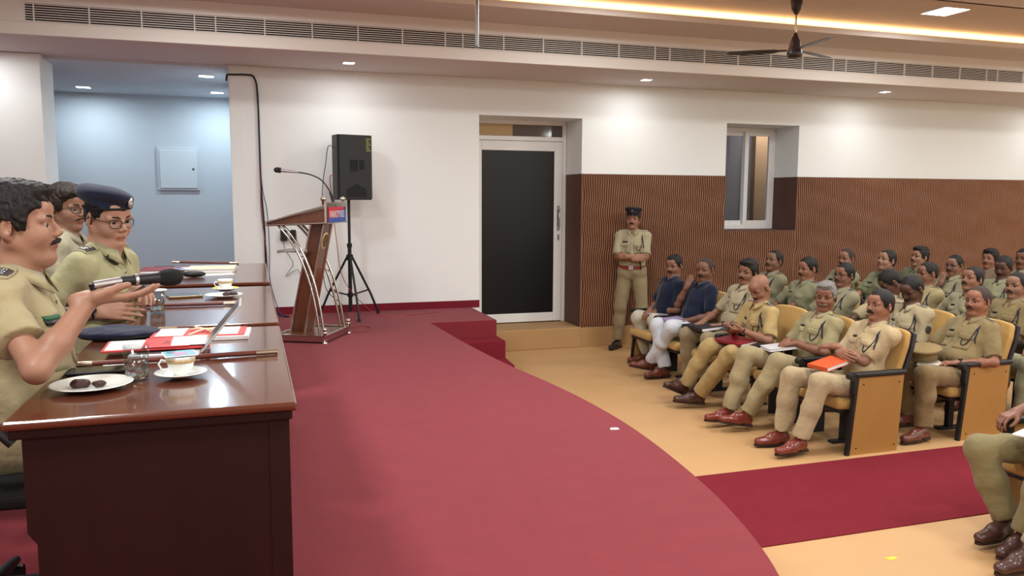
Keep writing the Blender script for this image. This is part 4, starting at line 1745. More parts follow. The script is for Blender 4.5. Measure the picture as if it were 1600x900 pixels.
        # epaulettes
        for y in (1, -1):
            cc = sh[y] * .58 + (NB + l * (y * .04)) * .42 + u * .03
            ax_ = (sh[y] + l * y * .03) - (NB + l * (y * .055) + u * .0)
            eo = sheet('epaulette', S, cc, unit(ax_ - u * (ax_ @ u)) * .125 * s, f * .048 * s, u, 0, shirt, so, off=.002, th=.005, nu=8, nv=4)
            if epaul:
                ins = sheet('rank_slide', S, cc + l * (y * .018), unit(ax_ - u * (ax_ @ u)) * .070 * s, f * .044 * s, u, 0,
                            {'dark': mat('rank_dark', c8(60, 56, 52), .6, var=.3, vscale=80), 'plain': shirt}[epaul], eo, off=.0065, th=.002, nu=6, nv=4)
                mb = MB()
                sp = S.trace([cc + l * (y * (.000 + .022 * k_)) for k_ in range(3)], u, .010)
                for p_ in sp:
                    for a_ in range(4):
                        dd = (f * math.cos(a_ * math.pi / 4) + l * math.sin(a_ * math.pi / 4)) * .0085 * s
                        mb.cyl(p_ - dd, p_ + dd, .0018, n=6)
                    mb.ball(p_, .0035, 8)
                mb.build('rank_star', SILV, eo)
        if badge:
            sheet('name_badge', S, cu(.372, -.082), l * .070 * s, u * .016 * s, f, 0, BLACK, so, off=.004, th=.003, nu=5, nv=3)
        if cord:
            y = cord if cord in (1, -1) else 1
            a1 = S.trace([sh[y] - l * (y * .050) + f * .01], u, .006)[0]
            pp = [a1]
            for (z_, w2) in ((.43, .125), (.39, .135), (.34, .142), (.30, .150)):
                pp.append(S.trace([cu(z_, y * w2)], f, .005)[0])
            cpp = pp
            pp2 = [S.trace([cu(z_, y * w2)], f, .009)[0] for (z_, w2) in ((.42, .120), (.37, .125), (.32, .118), (.275, .10), (.262, .082), (.28, .066), (.31, .062))]
            pp2, pp = catmull(pp2), catmull(pp)
            mb = MB()
            mb.tube(pp, .0055 * s, 8)
            mb.tube(pp2, .0040 * s, 8)
            mb.build('shoulder_cord', NAVYCORD, so)
    # ---- trousers
    if legs:
        S2 = SDF(noise=(.0044, 25, x0 + y0 * 2))
        S2.ell(P + u * .0 * s, V(.130 + fat * .5, .168 + fat * .5, .105) * s, Rt, k=.02, cut=(P + u * .052 * s, u))
        for i, w_ in enumerate((1, -1)):
            S2.cap(hip[w_], kn[w_], .098 * s, .076 * s, k=.04)
            sd = unit(an[w_] - kn[w_])
            S2.cap(kn[w_], kn[w_] + (an[w_] - kn[w_]) * .45, .076 * s, .074 * s, k=.03)
            S2.cap(kn[w_] + (an[w_] - kn[w_]) * .45, an[w_], .074 * s, .070 * s, k=.03, flat=(V(0, 1, 0), .86), cut=(an[w_] - sd * .010, sd))
        v, q = S2.mesh(hb * 1.08)
        to = mesh_obj('trousers', [(v, q, 0)], [pants], g)
        # belt
        if not polo or stand:
            mb = MB()
            ring = [P + u * (.050 * s) + f * math.cos(a) * .30 + l * math.sin(a) * .30 for a in np.linspace(0, 2 * math.pi, 41)[:-1]]
            cen_ = P + u * .050 * s
            outp = []
            for p_ in ring:
                d_ = unit(p_ - cen_)
                outp.append(cen_ + d_ * np.clip((S.trace([cen_], d_, 0.0)[0] - cen_) @ d_, .10, .22))
            hw = .022 if stand else .017
            fs, pts = [], []
            for k, p_ in enumerate(outp):
                d_ = unit(p_ - cen_)
                pts += [p_ + d_ * .001 - u * hw, p_ + d_ * .006 - u * hw, p_ + d_ * .006 + u * hw, p_ + d_ * .001 + u * hw]
            for k in range(40):
                a, b_ = 4 * k, 4 * ((k + 1) % 40)
                for j in range(4):
                    fs.append((a + j, b_ + j, b_ + (j + 1) % 4, a + (j + 1) % 4))
            mb.add(pts, fs, 0, False)
            be = mb.build('belt', mat('belt_leather', c8(132, 48, 30) if stand else c8(96, 52, 34), .35), to)
            mb = MB()
            fp = outp[0] + f * .006
            mb.box((-.002, -.028, -hw * 1.15), (.004, .028, hw * 1.15), .002, R=Rt, t=fp)
            mb.build('buckle', SILV if stand else GOLD, be)
        for i, w_ in enumerate((1, -1)):
            mb = MB()
            sd = unit(kn[w_] - an[w_])
            mb.cyl(an[w_] - sd * .03, an[w_] + sd * .07, .036 * s, .040 * s, 16)
            mb.build('sock', socks or cloth(120, 104, 76), g)
            put_shoe(g, an[w_], foot_yaw[i], foot_pitch[i], shoes or BROWN_SHOE)
    if watch:
        w_ = watch
        d_ = unit(hd[w_] - el[w_])
        c_ = hd[w_] - d_ * .022
        i = 0 if w_ == 1 else 1
        nn = unit(V(*hnrm[i]) - d_ * (V(*hnrm[i]) @ d_))
        yy = np.cross(nn, d_)
        mb = MB()
        pts = [c_ + (nn * math.cos(a) * .0265 + yy * math.sin(a) * .0300) * s for a in np.linspace(0, 2 * math.pi, 21)[:-1]]
        mb.tube(pts, .006, 6, closed=True)
        wo = mb.build('wristwatch', BLACK, g)
        mb = MB()
        mb.cyl(c_ + nn * .026 * s, c_ + nn * .035 * s, .017, n=18)
        mb.build('watch_face', mat('watch_dial', c8(40, 44, 50), .15, metal=.4), wo)
    return dict(root=g, Hc=Hc, Hd=Hd, T=T, P=P, f=f, l=l, u=u, S=S, shirt=so, sh=sh, el=el, hd=hd, tips=tips, cu=cu, s=s)

# ------------------------------------------------------------------ the people: helpers
def loc_of(root, rz):
    R = rotm(0, 0, -rz)
    r = np.array(root, float)
    return lambda x, y, z: tuple(R @ (V(x, y, z) - r)), (lambda x, y, z: tuple(R @ V(x, y, z)))


def headwear(pr, kind, m, parent=None):
    T, Hd, s, g = pr['T'], pr['Hd'], pr['s'], pr['root']
    if kind == 'beret':
        S = SDF()
        S.ell(T(-.012, 0, .052), V(.106, .087, .040) * s, Hd, k=.0)
        S.ell(T(-.010, -.006, .098), V(.120, .100, .040) * s, Hd @ rotm(-14, -8, 0), k=.03)
        S.ell(T(-.050, -.030, .080), V(.090, .080, .042) * s, Hd @ rotm(-22, 10, 0), k=.03)
        n = Hd @ unit(V(-.16, 0, -1))
        p0 = T(.08, 0, .050)
        S.fn(lambda p: -((p - p0) @ n), T(-.3, -.3, -.02) * 0 + T(0, 0, 0) - .25, T(0, 0, 0) + .25, k=.004, op=1)
        v, q = S.mesh(.0045)
        o = mesh_obj('beret', [(v, q, 0)], [m], g)
        mb = MB()
        pts = [T(-.012 + .108 * math.cos(a), .088 * math.sin(a), .050 + .012 - .16 * (.095 - (-.012 + .108 * math.cos(a)))) for a in np.linspace(0, 2 * math.pi, 33)[:-1]]
        mb.tube(pts, .0052, 8, closed=True)
        mb.build('band', BLACKM, o)
        mb = MB()
        bR = Hd @ rotm(0, 0, 14)
        mb.lathe([(0, .004), (.013, .004), (.016, 0)], T(.101, .028, .088), 20, R=bR @ np.array([[0, 0, 1], [1, 0, 0], [0, 1, 0]]).astype(float), sx=1, sy=1.45)
        mb.lathe([(0, .007), (.006, .007), (.008, .004)], T(.101, .028, .083), 14, R=bR @ np.array([[0, 0, 1], [1, 0, 0], [0, 1, 0]]).astype(float))
        mb.build('cap_badge', SILV, o)
        return o
    if kind == 'cap':
        mb = MB()
        R = Hd @ rotm(0, -6, 0)
        mb.lathe([(.001, .060), (.085, .064), (.112, .058), (.118, .046), (.112, .034), (.092, .012), (.090, -.022), (.086, -.022)], T(-.012, 0, .080), 36, R=R, sx=1.06, sy=.90)
        o = mb.build('peaked_cap', m, g)
        mb = MB()
        mb.lathe([(.0925, -.022), (.0935, -.020), (.0935, .004), (.0925, .006)], T(-.012, 0, .080), 36, R=R, sx=1.06, sy=.90)
        mb.build('cap_band', BLACKM, o)
        pts, n_ = [], 14
        for k in range(n_ + 1):
            a = rad(-62 + 124 * k / n_)
            for (r_, z_) in ((.092, -.020), (.132, -.042)):
                w_ = r_ if z_ > -.03 else .092 + .042 * math.cos(a) ** .7
                pts.append(V(w_ * math.cos(a) * 1.06, w_ * math.sin(a) * .93, z_ if z_ > -.03 else -.020 - .022 * math.cos(a) ** .5))
        fs = [(2 * k, 2 * k + 1, 2 * k + 3, 2 * k + 2) for k in range(n_)]
        mb = MB()
        mb.add(pts, fs, 0, True, R=R, t=T(-.012, 0, .080))
        vo = mb.build('visor', mat('patent_black', c8(18, 18, 22), .15), o)
        md = vo.modifiers.new('thickness', 'SOLIDIFY')
        md.thickness = .003
        mb = MB()
        mb.ball((0, 0, 0), (.003, .010, .013), 12, R=R, t=None) if False else mb.lathe([(0, .004), (.010, .004), (.013, 0)], T(.089, 0, .112), 18, R=Hd @ np.array([[0, 0, 1], [1, 0, 0], [0, 1, 0]]).astype(float), sy=1.25)
        mb.lathe([(0, .012), (.004, .010), (.006, 0)], T(.089, 0, .126), 10, R=Hd)
        mb.build('cap_badge', SILV, o)
        return o


def patch(pr, y, z, w, h, m, name='arm_patch'):
    """small badge on the outer sleeve"""
    l, u, f, S = pr['l'], pr['u'], pr['f'], pr['S']
    c = pr['sh'][y] + (pr['el'][y] - pr['sh'][y]) * z
    ax = unit(pr['el'][y] - pr['sh'][y])
    n = unit(l * y - ax * ((l * y) @ ax))
    b = np.cross(n, ax)
    return sheet(name, S, c, b * w, ax * h, n, 0, m, pr['shirt'], off=.002, th=.003, nu=7, nv=7,
                 shape=lambda a, b_: (a * math.sqrt(max(0, 1 - (b_ * 2) ** 2 * .6)), b_))


# colours of the uniforms
K1 = cloth(188, 172, 132)     # pale khaki, nearest officer
K2 = cloth(184, 178, 136)     # greenish pale khaki
KP6, KP5, KP4, KP3 = cloth(205, 180, 138), cloth(178, 164, 122), cloth(196, 168, 112), cloth(182, 168, 136)
KT = cloth(190, 170, 128)
KQ1, KQ2, KR = cloth(150, 130, 90), cloth(192, 174, 138), cloth(152, 148, 116)
KR2 = cloth(164, 156, 124)
NAVYS = cloth(26, 34, 58)
S_A, S_B, S_C, S_D = skin(196, 140, 110), skin(160, 108, 80), skin(132, 86, 62), skin(104, 68, 52)

# ------------------------------------------------------------------ three officers on the stage
root = (-.80, 2.75, ST)
L, D = loc_of(root, 0)
o1 = person(root, 0, 'man in khaki uniform with thick black hair, seen in profile holding out a microphone', H=L(-.665, 2.75, 1.762), lean=3, head=(3, -2, 0),
            hair='thick', must=1.0, full=.75, fat=.025, sk=skin(186, 132, 104), shirt=K1, pants=K1, fine=True,
            knees=(L(-.30, 2.86, ST + .50), L(-.30, 2.66, ST + .50)), ankles=(L(-.34, 2.88, ST + .10), L(-.36, 2.64, ST + .10)),
            hands=(L(-.52, 2.90, ST + .62), L(-.448, 2.545, 1.556)), hdir=(D(.8, -.3, -.1), D(1, .22, .04)), hnrm=(D(0, 0, 1), D(.15, -.12, -1)),
            curl=(.3, .17), thumb=(.5, .1), pole=((-.3, .7, -.6), (-.55, -.55, -.6)), cord=False, sleeve=.62, watch=None)
root = (-.86, 3.95, ST)
L, D = loc_of(root, -14)
o2 = person(root, -14, 'man in navy beret and glasses, khaki uniform, looking down at the middle desk', H=L(-.60, 3.93, 1.757), lean=10, twist=-8, head=(-30, 14, 4),
            hair='short', must=0, full=.8, fat=.03, sk=skin(204, 150, 122), shirt=K2, pants=K2, fine=True, glasses=1,
            knees=(L(-.36, 4.10, ST + .50), L(-.36, 3.86, ST + .50)), ankles=(L(-.36, 4.12, ST + .10), L(-.38, 3.84, ST + .10)),
            hands=(L(-.50, 3.92, 1.43), L(-.635, 3.77, 1.362)), hdir=(D(.45, -.9, .05), D(1, .06, -.05)), hnrm=(D(.2, 0, 1), D(0, -1, .35)),
            curl=(.45, .22), thumb=(.5, .8), pole=((-.2, .6, -.8), (-.5, -.35, -.6)), cord=False, sleeve=.66, watch=-1)
headwear(o2, 'beret', mat('beret_navy', c8(18, 24, 50), .9, bump=.25, scale=260, sheen=.15))
sheet('gorget_patch', o2['S'], o2['cu'](.425, -.052), unit(o2['l'] + o2['u'] * .9) * .022, unit(o2['u'] - o2['l'] * .9) * .070, unit(o2['f'] + o2['u'] * .7), 0, BLACK, o2['shirt'], off=.014, th=.003)
mb = MB()
mb.tube([(-.02, 0, 0)], .001) if False else None
ring = o2['tips'][-1][0]
mb.tube([ring(.125, .009 + .0115 * math.cos(a), -.012 + .0115 * math.sin(a)) for a in np.linspace(0, 2 * math.pi, 13)[:-1]], .0018, 6, closed=True)
mb.build('ring', GOLD, o2['root'])
root = (-1.10, 4.95, ST)
L, D = loc_of(root, -10)
o3 = person(root, -10, 'young man with side-parted hair and glasses sitting behind the beret officer', H=L(-.955, 4.93, 1.785), lean=4, head=(-22, 4, 2),
            hair='sidepart', hairm=HAIRD, must=.55, full=.35, sk=skin(176, 126, 100), shirt=cloth(176, 166, 140), fine=True, glasses=1, cord=False, sleeve=.7,
            knees=(L(-.62, 5.05, ST + .50), L(-.62, 4.83, ST + .50)), ankles=(L(-.62, 5.05, ST + .10), L(-.62, 4.82, ST + .10)))

# name plates, ribbons
for o_, y in ((o1, 1), (o1, -1), (o2, -1)):
    sheet('ribbon_bar', o_['S'], o_['cu'](.385, y * .085), o_['l'] * .06, o_['u'] * .012, o_['f'], 0, mat('ribbon_green', c8(40, 90, 60), .6), o_['shirt'], off=.004, th=.003, nu=5, nv=3)

# ------------------------------------------------------------------ the standing guard
root = (4.42, 8.90, 0)
g0 = person(root, 238, 'man in khaki uniform and black peaked cap standing with folded arms against the brown panelling', H=(0, 0, 1.595), stand=True, s=.97, lean=-1,
            head=(-4, -2, 0), hair='short', must=1.15, full=.25, fat=.004, sk=skin(176, 120, 92), shirt=cloth(186, 174, 140), pants=cloth(166, 148, 112), shoes=BLACK_SHOE,
            knees=((.02, .13, .50), (.03, -.13, .50)), ankles=((-.03, .15, .10), (.0, -.155, .10)), foot_yaw=(22, -18),
            hands=((.225, -.05, 1.155), (.205, .06, 1.125)), hdir=((-.25, -1, .05), (-.2, 1, .15)), hnrm=((1, -.2, .1), (1, .2, .1)), curl=(.35, .3),
            pole=((-.1, .9, -.55), (-.1, -.9, -.55)), watch=1, sleeve=.9, epaul='plain', socks=BLACKM)
headwear(g0, 'cap', mat('cap_black', c8(24, 26, 36), .7))
patch(g0, -1, .35, .05, .06, mat('patch_blue', c8(44, 60, 100), .6))
mb = MB()
mb.tube([g0['cu'](.15, .10, .15), g0['cu'](.10, .115, .155), g0['cu'](.03, .12, .150)], .010, 8)
mb.build('lanyard_end', BLACKM, g0['root'])

# ------------------------------------------------------------------ the audience
AUD = []


def aud(key, xs, ys, hw, label, who, near=False, far=False, knees=None, ankles=None, hands=None, yaw=20, pitch=0, roll=0, lean=-14, **k):
    place_seat(xs, ys, who, near, far)
    root = (xs, ys, 0)
    L, D = loc_of(root, 180)
    H = L(*hw)
    kw = dict(H=H, lean=lean, head=(yaw, pitch, roll), s=.97, shoes=BROWN_SHOE)
    kw['knees'] = [L(*p) for p in knees] if knees else [(.40, .12, .50), (.41, -.12, .50)]
    kw['ankles'] = [L(*p) for p in ankles] if ankles else [(.44, .12, .10), (.42, -.13, .10)]
    if hands:
        kw['hands'] = [L(*p) for p in hands]
    else:
        kw['hands'] = [(.20, .08, .585), (.19, -.06, .595)]
    kw.update(k)
    for a in ('hdir', 'hnrm'):
        if a in kw:
            kw[a] = [D(*p) for p in kw[a]]
    pr = person(root, 180, label, group=None, **kw)
    AUD.append((key, pr))
    return pr


R1, R2, R3, R4, R5 = 4.27, 5.35, 6.42, 7.48, 8.52
# front row, from the aisle to the far end
P6 = aud('P6', R1, 4.935, (4.5, 4.882, 1.055), 'man with pointed moustache and orange folder in the front row aisle seat', 'man with the orange folder in the front row', near=True,
         knees=[(3.87, 4.74, .53), (3.82, 4.99, .53)], ankles=[(3.74, 4.76, .12), (3.76, 4.99, .11)], foot_yaw=(8, -4), foot_pitch=(0, 0),
         hands=[(4.20, 5.00, .735), (4.17, 4.90, .70)], hdir=[(-.25, 1, -.1), (-.25, -1, 0)], hnrm=[(-.3, 0, 1), (-.9, 0, .4)], yaw=4, pitch=-3, lean=-16,
         hair='full', must=1.35, full=.2, sk=skin(170, 114, 86), shirt=KP6, pants=cloth(198, 176, 138), shoes=RED_SHOE, sleeve=.85, fine=True, watch=-1)
P5 = aud('P5', R1, 5.51, (4.5, 5.49, 1.045), 'grey-haired man in khaki with a dark cord, hands folded over papers in his lap', 'grey-haired man in the front row',
         knees=[(3.95, 5.33, .56), (3.84, 5.60, .58)], ankles=[(3.72, 5.40, .14), (3.68, 5.58, .13)], foot_yaw=(-6, 4), foot_pitch=(-10, -6),
         hands=[(4.17, 5.42, .685), (4.18, 5.54, .68)], hdir=[(-.8, .5, -.2), (-.8, -.45, -.2)], hnrm=[(0, 0, 1), (0, 0, 1)], yaw=38, pitch=2, lean=-15,
         hair='quiff', hairm=HAIRG, must=.85, full=.1, sk=skin(150, 96, 70), shirt=KP5, pants=cloth(178, 160, 120), shoes=RED_SHOE, fat=.015, fine=True)
P4 = aud('P4', R1, 6.09, (4.30, 6.116, 1.06), 'bald man in yellowish khaki bending over a phone, front row', 'bald man in the front row',
         knees=[(3.90, 5.93, .52), (3.86, 6.20, .54)], ankles=[(3.74, 6.15, .13), (3.70, 6.33, .17)], foot_yaw=(-10, 10), foot_pitch=(-6, -24),
         hands=[(4.07, 6.02, .70), (4.06, 6.13, .69)], hdir=[(-.95, .3, .05), (-.95, -.3, .05)], hnrm=[(0, -.5, -.7), (0, .5, -.6)], curl=(.7, .7), yaw=8, pitch=34, lean=4,
         hair=None, must=.9, full=.4, sk=skin(166, 112, 84), shirt=KP4, pants=cloth(190, 162, 108), shoes=DARK_SHOE, fine=True, watch=1)
P3 = aud('P3', R1, 6.67, (4.5, 6.603, 1.155), 'man with wavy black hair seated between the bald man and the navy polos', 'man with wavy black hair in the front row',
         knees=[(4.02, 6.48, .54), (3.98, 6.78, .55)], ankles=[(4.10, 6.62, .11), (4.05, 6.86, .11)], foot_yaw=(6, 2),
         hands=[(4.20, 6.56, .66), (4.12, 6.76, .66)], hdir=[(-.75, .6, -.1), (-.8, -.2, -.2)], yaw=24, pitch=2, roll=-8, lean=-12,
         hair='thick', must=1.1, full=.4, sk=skin(156, 106, 80), shirt=KP3, pants=cloth(160, 142, 110), shoes=DARK_SHOE, fat=.02, watch=1)
P2 = aud('P2', R1, 7.28, (4.45, 7.276, 1.118), 'balding man in navy polo touching his mouth, legs crossed in white trousers', 'balding man in the navy polo',
         knees=[(4.00, 7.13, .56), (3.98, 7.40, .54)], ankles=[(3.93, 7.42, .16), (4.02, 7.30, .11)], foot_yaw=(-4, 2), foot_pitch=(-12, 0),
         hands=[(4.16, 7.16, .61), (4.26, 7.30, .96)], hdir=[(-.9, .25, -.1), (.45, -.1, .9)], hnrm=[(0, 0, 1), (-.8, -.5, .4)], curl=(.4, .9), yaw=28, pitch=3, lean=-12,
         pole=((-.3, .8, -.6), (.3, -.4, -.9)),
         hair='receding', hairm=HAIRS, must=1.1, full=.5, sk=skin(140, 92, 68), shirt=NAVYS, pants=cloth(226, 230, 238), polo=True, cord=False, fat=.02, socks=BLACKM)
P1 = aud('P1', R1, 7.86, (4.40, 7.838, 1.12), 'man in navy polo and cream trousers at the wall end of the front row', 'man in navy polo at the wall end', far=True,
         knees=[(4.12, 7.72, .54), (4.06, 8.00, .54)], ankles=[(4.22, 7.86, .11), (4.20, 8.04, .11)], foot_yaw=(4, -4),
         hands=[(4.20, 7.84, .62), (4.17, 7.93, .62)], hdir=[(-.8, .4, -.3), (-.8, -.5, -.3)], yaw=30, pitch=10, lean=-8,
         hair='full', must=1.1, full=.3, sk=skin(158, 106, 80), shirt=NAVYS, pants=cloth(214, 206, 186), polo=True, cord=False, fat=.02)
# second row
Q1 = aud('Q1', R2, 4.985, (5.5, 4.921, 1.045), 'stout man with cropped hair in brownish khaki holding a peaked cap on his lap', 'stout man holding a peaked cap', near=True,
         knees=[(4.88, 4.78, .52), (4.86, 5.10, .50)], ankles=[(4.86, 4.76, .11), (5.08, 5.12, .11)], foot_yaw=(8, -6),
         hands=[(5.20, 4.80, .585), (5.14, 5.08, .60)], hdir=[(-.95, .35, .0), (-.9, -.4, -.1)], yaw=6, pitch=-2, lean=-15,
         hair='receding', hairm=HAIRS, must=1.0, full=1.0, fat=.06, sk=skin(166, 106, 78), shirt=KQ1, pants=cloth(146, 122, 84), shoes=BROWN_SHOE, fine=True, watch=1)
Q2 = aud('Q2', R2, 5.555, (5.34, 5.44, 1.09), 'dark-haired man looking down at his lap behind the orange folder man', 'man looking down in the second row',
         yaw=4, pitch=30, lean=-2, hair='short', must=.9, full=.5, sk=S_D, shirt=KQ2, pants=KQ1, fat=.02)
patch(Q2, 1, .42, .06, .06, mat('patch_dark', c8(60, 52, 44), .6))
aud('Q3', R2, 6.125, (5.62, 5.985, 1.085), 'man with bowed black hair mostly hidden behind the pointed-moustache man', 'man with bowed black hair in the second row', yaw=-25, pitch=40, lean=-2, hair='full', must=0, sk=S_D, shirt=KQ2, cord=False)
aud('Q4', R2, 6.695, (5.5, 6.458, 1.112), 'man in glasses with black hair, second row behind the grey-haired man', 'man in glasses in the second row', yaw=8, pitch=-2, lean=-12, hair='full', glasses=1, must=.7, sk=skin(150, 98, 74), shirt=KR2)
aud('Q5', R2, 7.265, (5.5, 7.005, 1.13), 'black-haired man in grey-green khaki, second row, behind the bald man', 'black-haired man in the second row', yaw=2, pitch=4, lean=-12, hair='full', must=1.0, full=.4, sk=skin(164, 108, 80), shirt=KR, cord=False)
aud('Q6', R2, 7.835, (5.5, 7.582, 1.166), 'man raising his chin in grey-green khaki at the wall end of the second row', 'man at the wall end of the second row', far=True, yaw=14, pitch=-10, lean=-12, hair='short', must=1.0, sk=skin(142, 94, 70), shirt=KR)
# third row
aud('r0', R3, 4.985, (6.62, 4.75, 1.02), 'man half outside the right picture edge in the third row', 'man at the right edge of the third row', near=True, yaw=6, lean=-18, hair='full', sk=S_B, shirt=KR)
aud('r1', R3, 5.555, (6.5, 5.429, 1.088), 'man with moustache and dark khaki near the right edge, third row, white paper in hand', 'man with the white paper in the third row', yaw=8, pitch=0, lean=-12, hair='short', must=1.1, full=.5, sk=skin(160, 112, 88), shirt=KQ1, cord=1)
aud('r2', R3, 6.125, (6.5, 5.897, 1.10), 'man with raised chin and open mouth behind the stout cap holder', 'man with raised chin in the third row', yaw=4, pitch=-10, lean=-12, hair='full', must=1.2, sk=skin(162, 108, 82), shirt=KR2)
aud('r3', R3, 6.695, (6.5, 6.433, 1.105), 'man in warm khaki behind the man looking down, face turned left', 'man in warm khaki in the third row', yaw=-14, pitch=4, lean=-12, hair='short', must=.8, sk=skin(150, 98, 72), shirt=cloth(178, 160, 118))
aud('r5', R3, 7.265, (6.7, 7.211, 1.176), 'lean man with high hair looking upward in front of the panelling', 'lean man looking upward in the third row', yaw=4, pitch=-12, lean=-10, hair='full', must=.4, full=0, sk=skin(172, 122, 96), shirt=cloth(132, 134, 100), cord=False)
aud('r7', R3, 7.835, (6.7, 7.847, 1.15), 'balding man whose forehead shows above the man in glasses', 'balding man in the third row', far=True, yaw=14, pitch=2, lean=-10, hair='receding', hairm=HAIRS, sk=skin(160, 108, 86), shirt=KR, cord=False)
# fourth and fifth rows
aud('r9', R4, 6.695, (7.55, 6.472, 1.142), 'dark-skinned man lowering his face behind the moustached man at the right edge', 'man lowering his face in the fourth row', yaw=16, pitch=14, lean=-10, hair='full', must=.9, sk=S_D, shirt=KR)
aud('r4', R4, 7.265, (7.55, 7.099, 1.112), 'man in dark-rimmed glasses resting his chin on his hand', 'man in dark-rimmed glasses in the fourth row', yaw=10, pitch=2, lean=-10, hair='short', glasses=1, must=1.0, full=.5, sk=skin(150, 104, 80), shirt=KR2,
    hands=[(7.25, 7.16, .62), (7.38, 7.10, 0.93)], hdir=[(-.8, .4, -.2), (.3, 0, 1)], hnrm=[(0, 0, 1), (-1, -.2, .2)], curl=(.4, 1.0), pole=((-.3, .8, -.6), (.3, -.4, -.9)))
aud('r6', R4, 7.835, (7.6, 7.652, 1.166), 'man with flat-topped black hair highest against the panelling, facing left', 'man with flat-topped hair in the fourth row', far=True, yaw=-2, pitch=-6, lean=-10, hair='quiff', must=.8, full=.1, sk=skin(170, 118, 92), shirt=cloth(120, 120, 92), cord=False)
aud('r10', R5, 7.265, (8.6, 7.118, 1.163), 'dark-haired man cut by the right picture edge in the last visible row', 'man cut by the picture edge in the fifth row', yaw=14, lean=-10, hair='full', must=.8, sk=S_C, shirt=KR)
aud('r8', R5, 7.835, (8.6, 7.565, 1.13), 'man with thick black cap of hair and thin moustache in the last visible row', 'man with thick hair in the fifth row', far=True, yaw=12, pitch=-2, lean=-10, hair='thick', must=.8, full=.1, sk=skin(166, 114, 88), shirt=cloth(140, 116, 96), cord=False)
# near block beyond the aisle: only legs and an arm reach into the picture
PA = aud('PA', R1, 3.12, (4.55, 3.05, 1.10), 'man at lower right whose bent knees, shoes and hand on the armrest show', 'man at lower right with his hand on the armrest', far=True,
         knees=[(3.86, 2.98, .53), (3.74, 3.27, .50)], ankles=[(3.80, 3.02, .12), (3.83, 3.16, .13)], foot_yaw=(12, 8),
         hands=[(4.20, 2.98, .62), (4.12, 3.385, .645)], hdir=[(-.8, .3, -.2), (-.95, .0, -.25)], yaw=0, hair='full', sk=skin(150, 98, 74), shirt=KR, pants=cloth(146, 132, 92), shoes=DARK_SHOE, curl=(.35, .6), fine=True)
PB = aud('PB', R1, 2.52, (4.6, 2.45, 1.10), 'man at the bottom right corner of whom only a laced shoe and shin show', 'man at the bottom right corner',
         knees=[(3.86, 2.50, .53), (3.80, 2.78, .50)], ankles=[(3.70, 2.52, .12), (3.62, 2.84, .13)], foot_yaw=(12, 4), yaw=0, hair='full', sk=S_B, shirt=KR, pants=cloth(170, 160, 130), shoes=DARK_SHOE)

# ------------------------------------------------------------------ things held or lying in laps
def book(name, loc, size, rz, m, label, cat, tilt=(0, 0), pages=True, grp=None, spine=None):
    g = empty(name, loc, rz, label, cat, grp)
    g.rotation_euler = (rad(tilt[0]), rad(tilt[1]), rad(rz))
    a, b_, h = size
    mb = MB()
    mb.box((-a / 2, -b_ / 2, 0), (a / 2, b_ / 2, .003), .001)
    mb.box((-a / 2, -b_ / 2, h - .003), (a / 2, b_ / 2, h), .001)
    mb.box((-a / 2, -b_ / 2, 0), (-a / 2 + .003, b_ / 2, h))
    mb.build('cover', m, g)
    if pages:
        mb = MB()
        mb.box((-a / 2 + .004, -b_ / 2 + .004, .0032), (a / 2 - .006, b_ / 2 - .004, h - .0032))
        mb.build('pages', PAPER, g)
    return g


ORANGE = mat('orange_leather', c8(206, 84, 40), .45, bump=.06, scale=120)
MAROON = mat('maroon_cover', c8(128, 28, 40), .4)
BLKCOV = mat('black_cover', c8(36, 34, 38), .45)
book('folder', (4.045, 4.86, .625), (.24, .19, .028), 8, ORANGE, 'orange leather folder on the lap of the man with pointed moustache', 'folder', tilt=(0, -10))
book('notebook', (4.10, 5.52, .632), (.26, .20, .022), 168, mat('grey_cover', c8(190, 186, 190), .5), 'white paper stack on the lap of the grey-haired man', 'papers', tilt=(0, 6))
book('notebook', (4.04, 6.06, .595), (.25, .34, .022), 14, MAROON, 'maroon notebook with white pages on the lap of the bald man', 'notebook', tilt=(0, -4))
g = empty('mobile_phone', (3.965, 6.075, .735), 90, 'dark phone in the hands of the bald man', 'phone')
g.rotation_euler = (rad(0), rad(0), rad(90))
g.rotation_euler = (rad(-25), 0, rad(95))
mb = MB()
mb.box((-.035, -.072, -.004), (.035, .072, .004), .003)
mb.build('phone_body', BLACK, g)
book('notebook', (4.08, 6.66, .622), (.24, .32, .03), 0, BLKCOV, 'black notebook and white papers on the lap of the man with wavy hair', 'notebook', tilt=(0, -4))
book('notebook', (4.13, 7.26, .60), (.22, .30, .02), 5, mat('lilac_cover', c8(160, 140, 180), .5), 'lilac-edged notebook on the lap of the balding man in navy polo', 'notebook', tilt=(0, -3))
book('notebook', (4.20, 7.83, .588), (.20, .30, .018), 5, mat('pale_grey_cover', c8(180, 172, 170), .5), 'pale notebook on the lap of the man in navy polo at the wall end', 'notebook', tilt=(0, -2))
g = empty('paper_sheet', (6.03, 5.43, .62), 20, 'white folded paper on the lap of the man near the right edge, third row', 'paper')
mb = MB()
mb.box((-.09, -.07, 0), (.09, .07, .003), .001)
mb.build('sheet', PAPER, g)
g = empty('paper_booklet', (3.93, 3.10, .61), 20, 'white booklet on the knee of the man at lower right', 'paper')
mb = MB()
mb.box((-.10, -.08, 0), (.10, .08, .008), .001)
mb.build('sheet', PAPER, g)
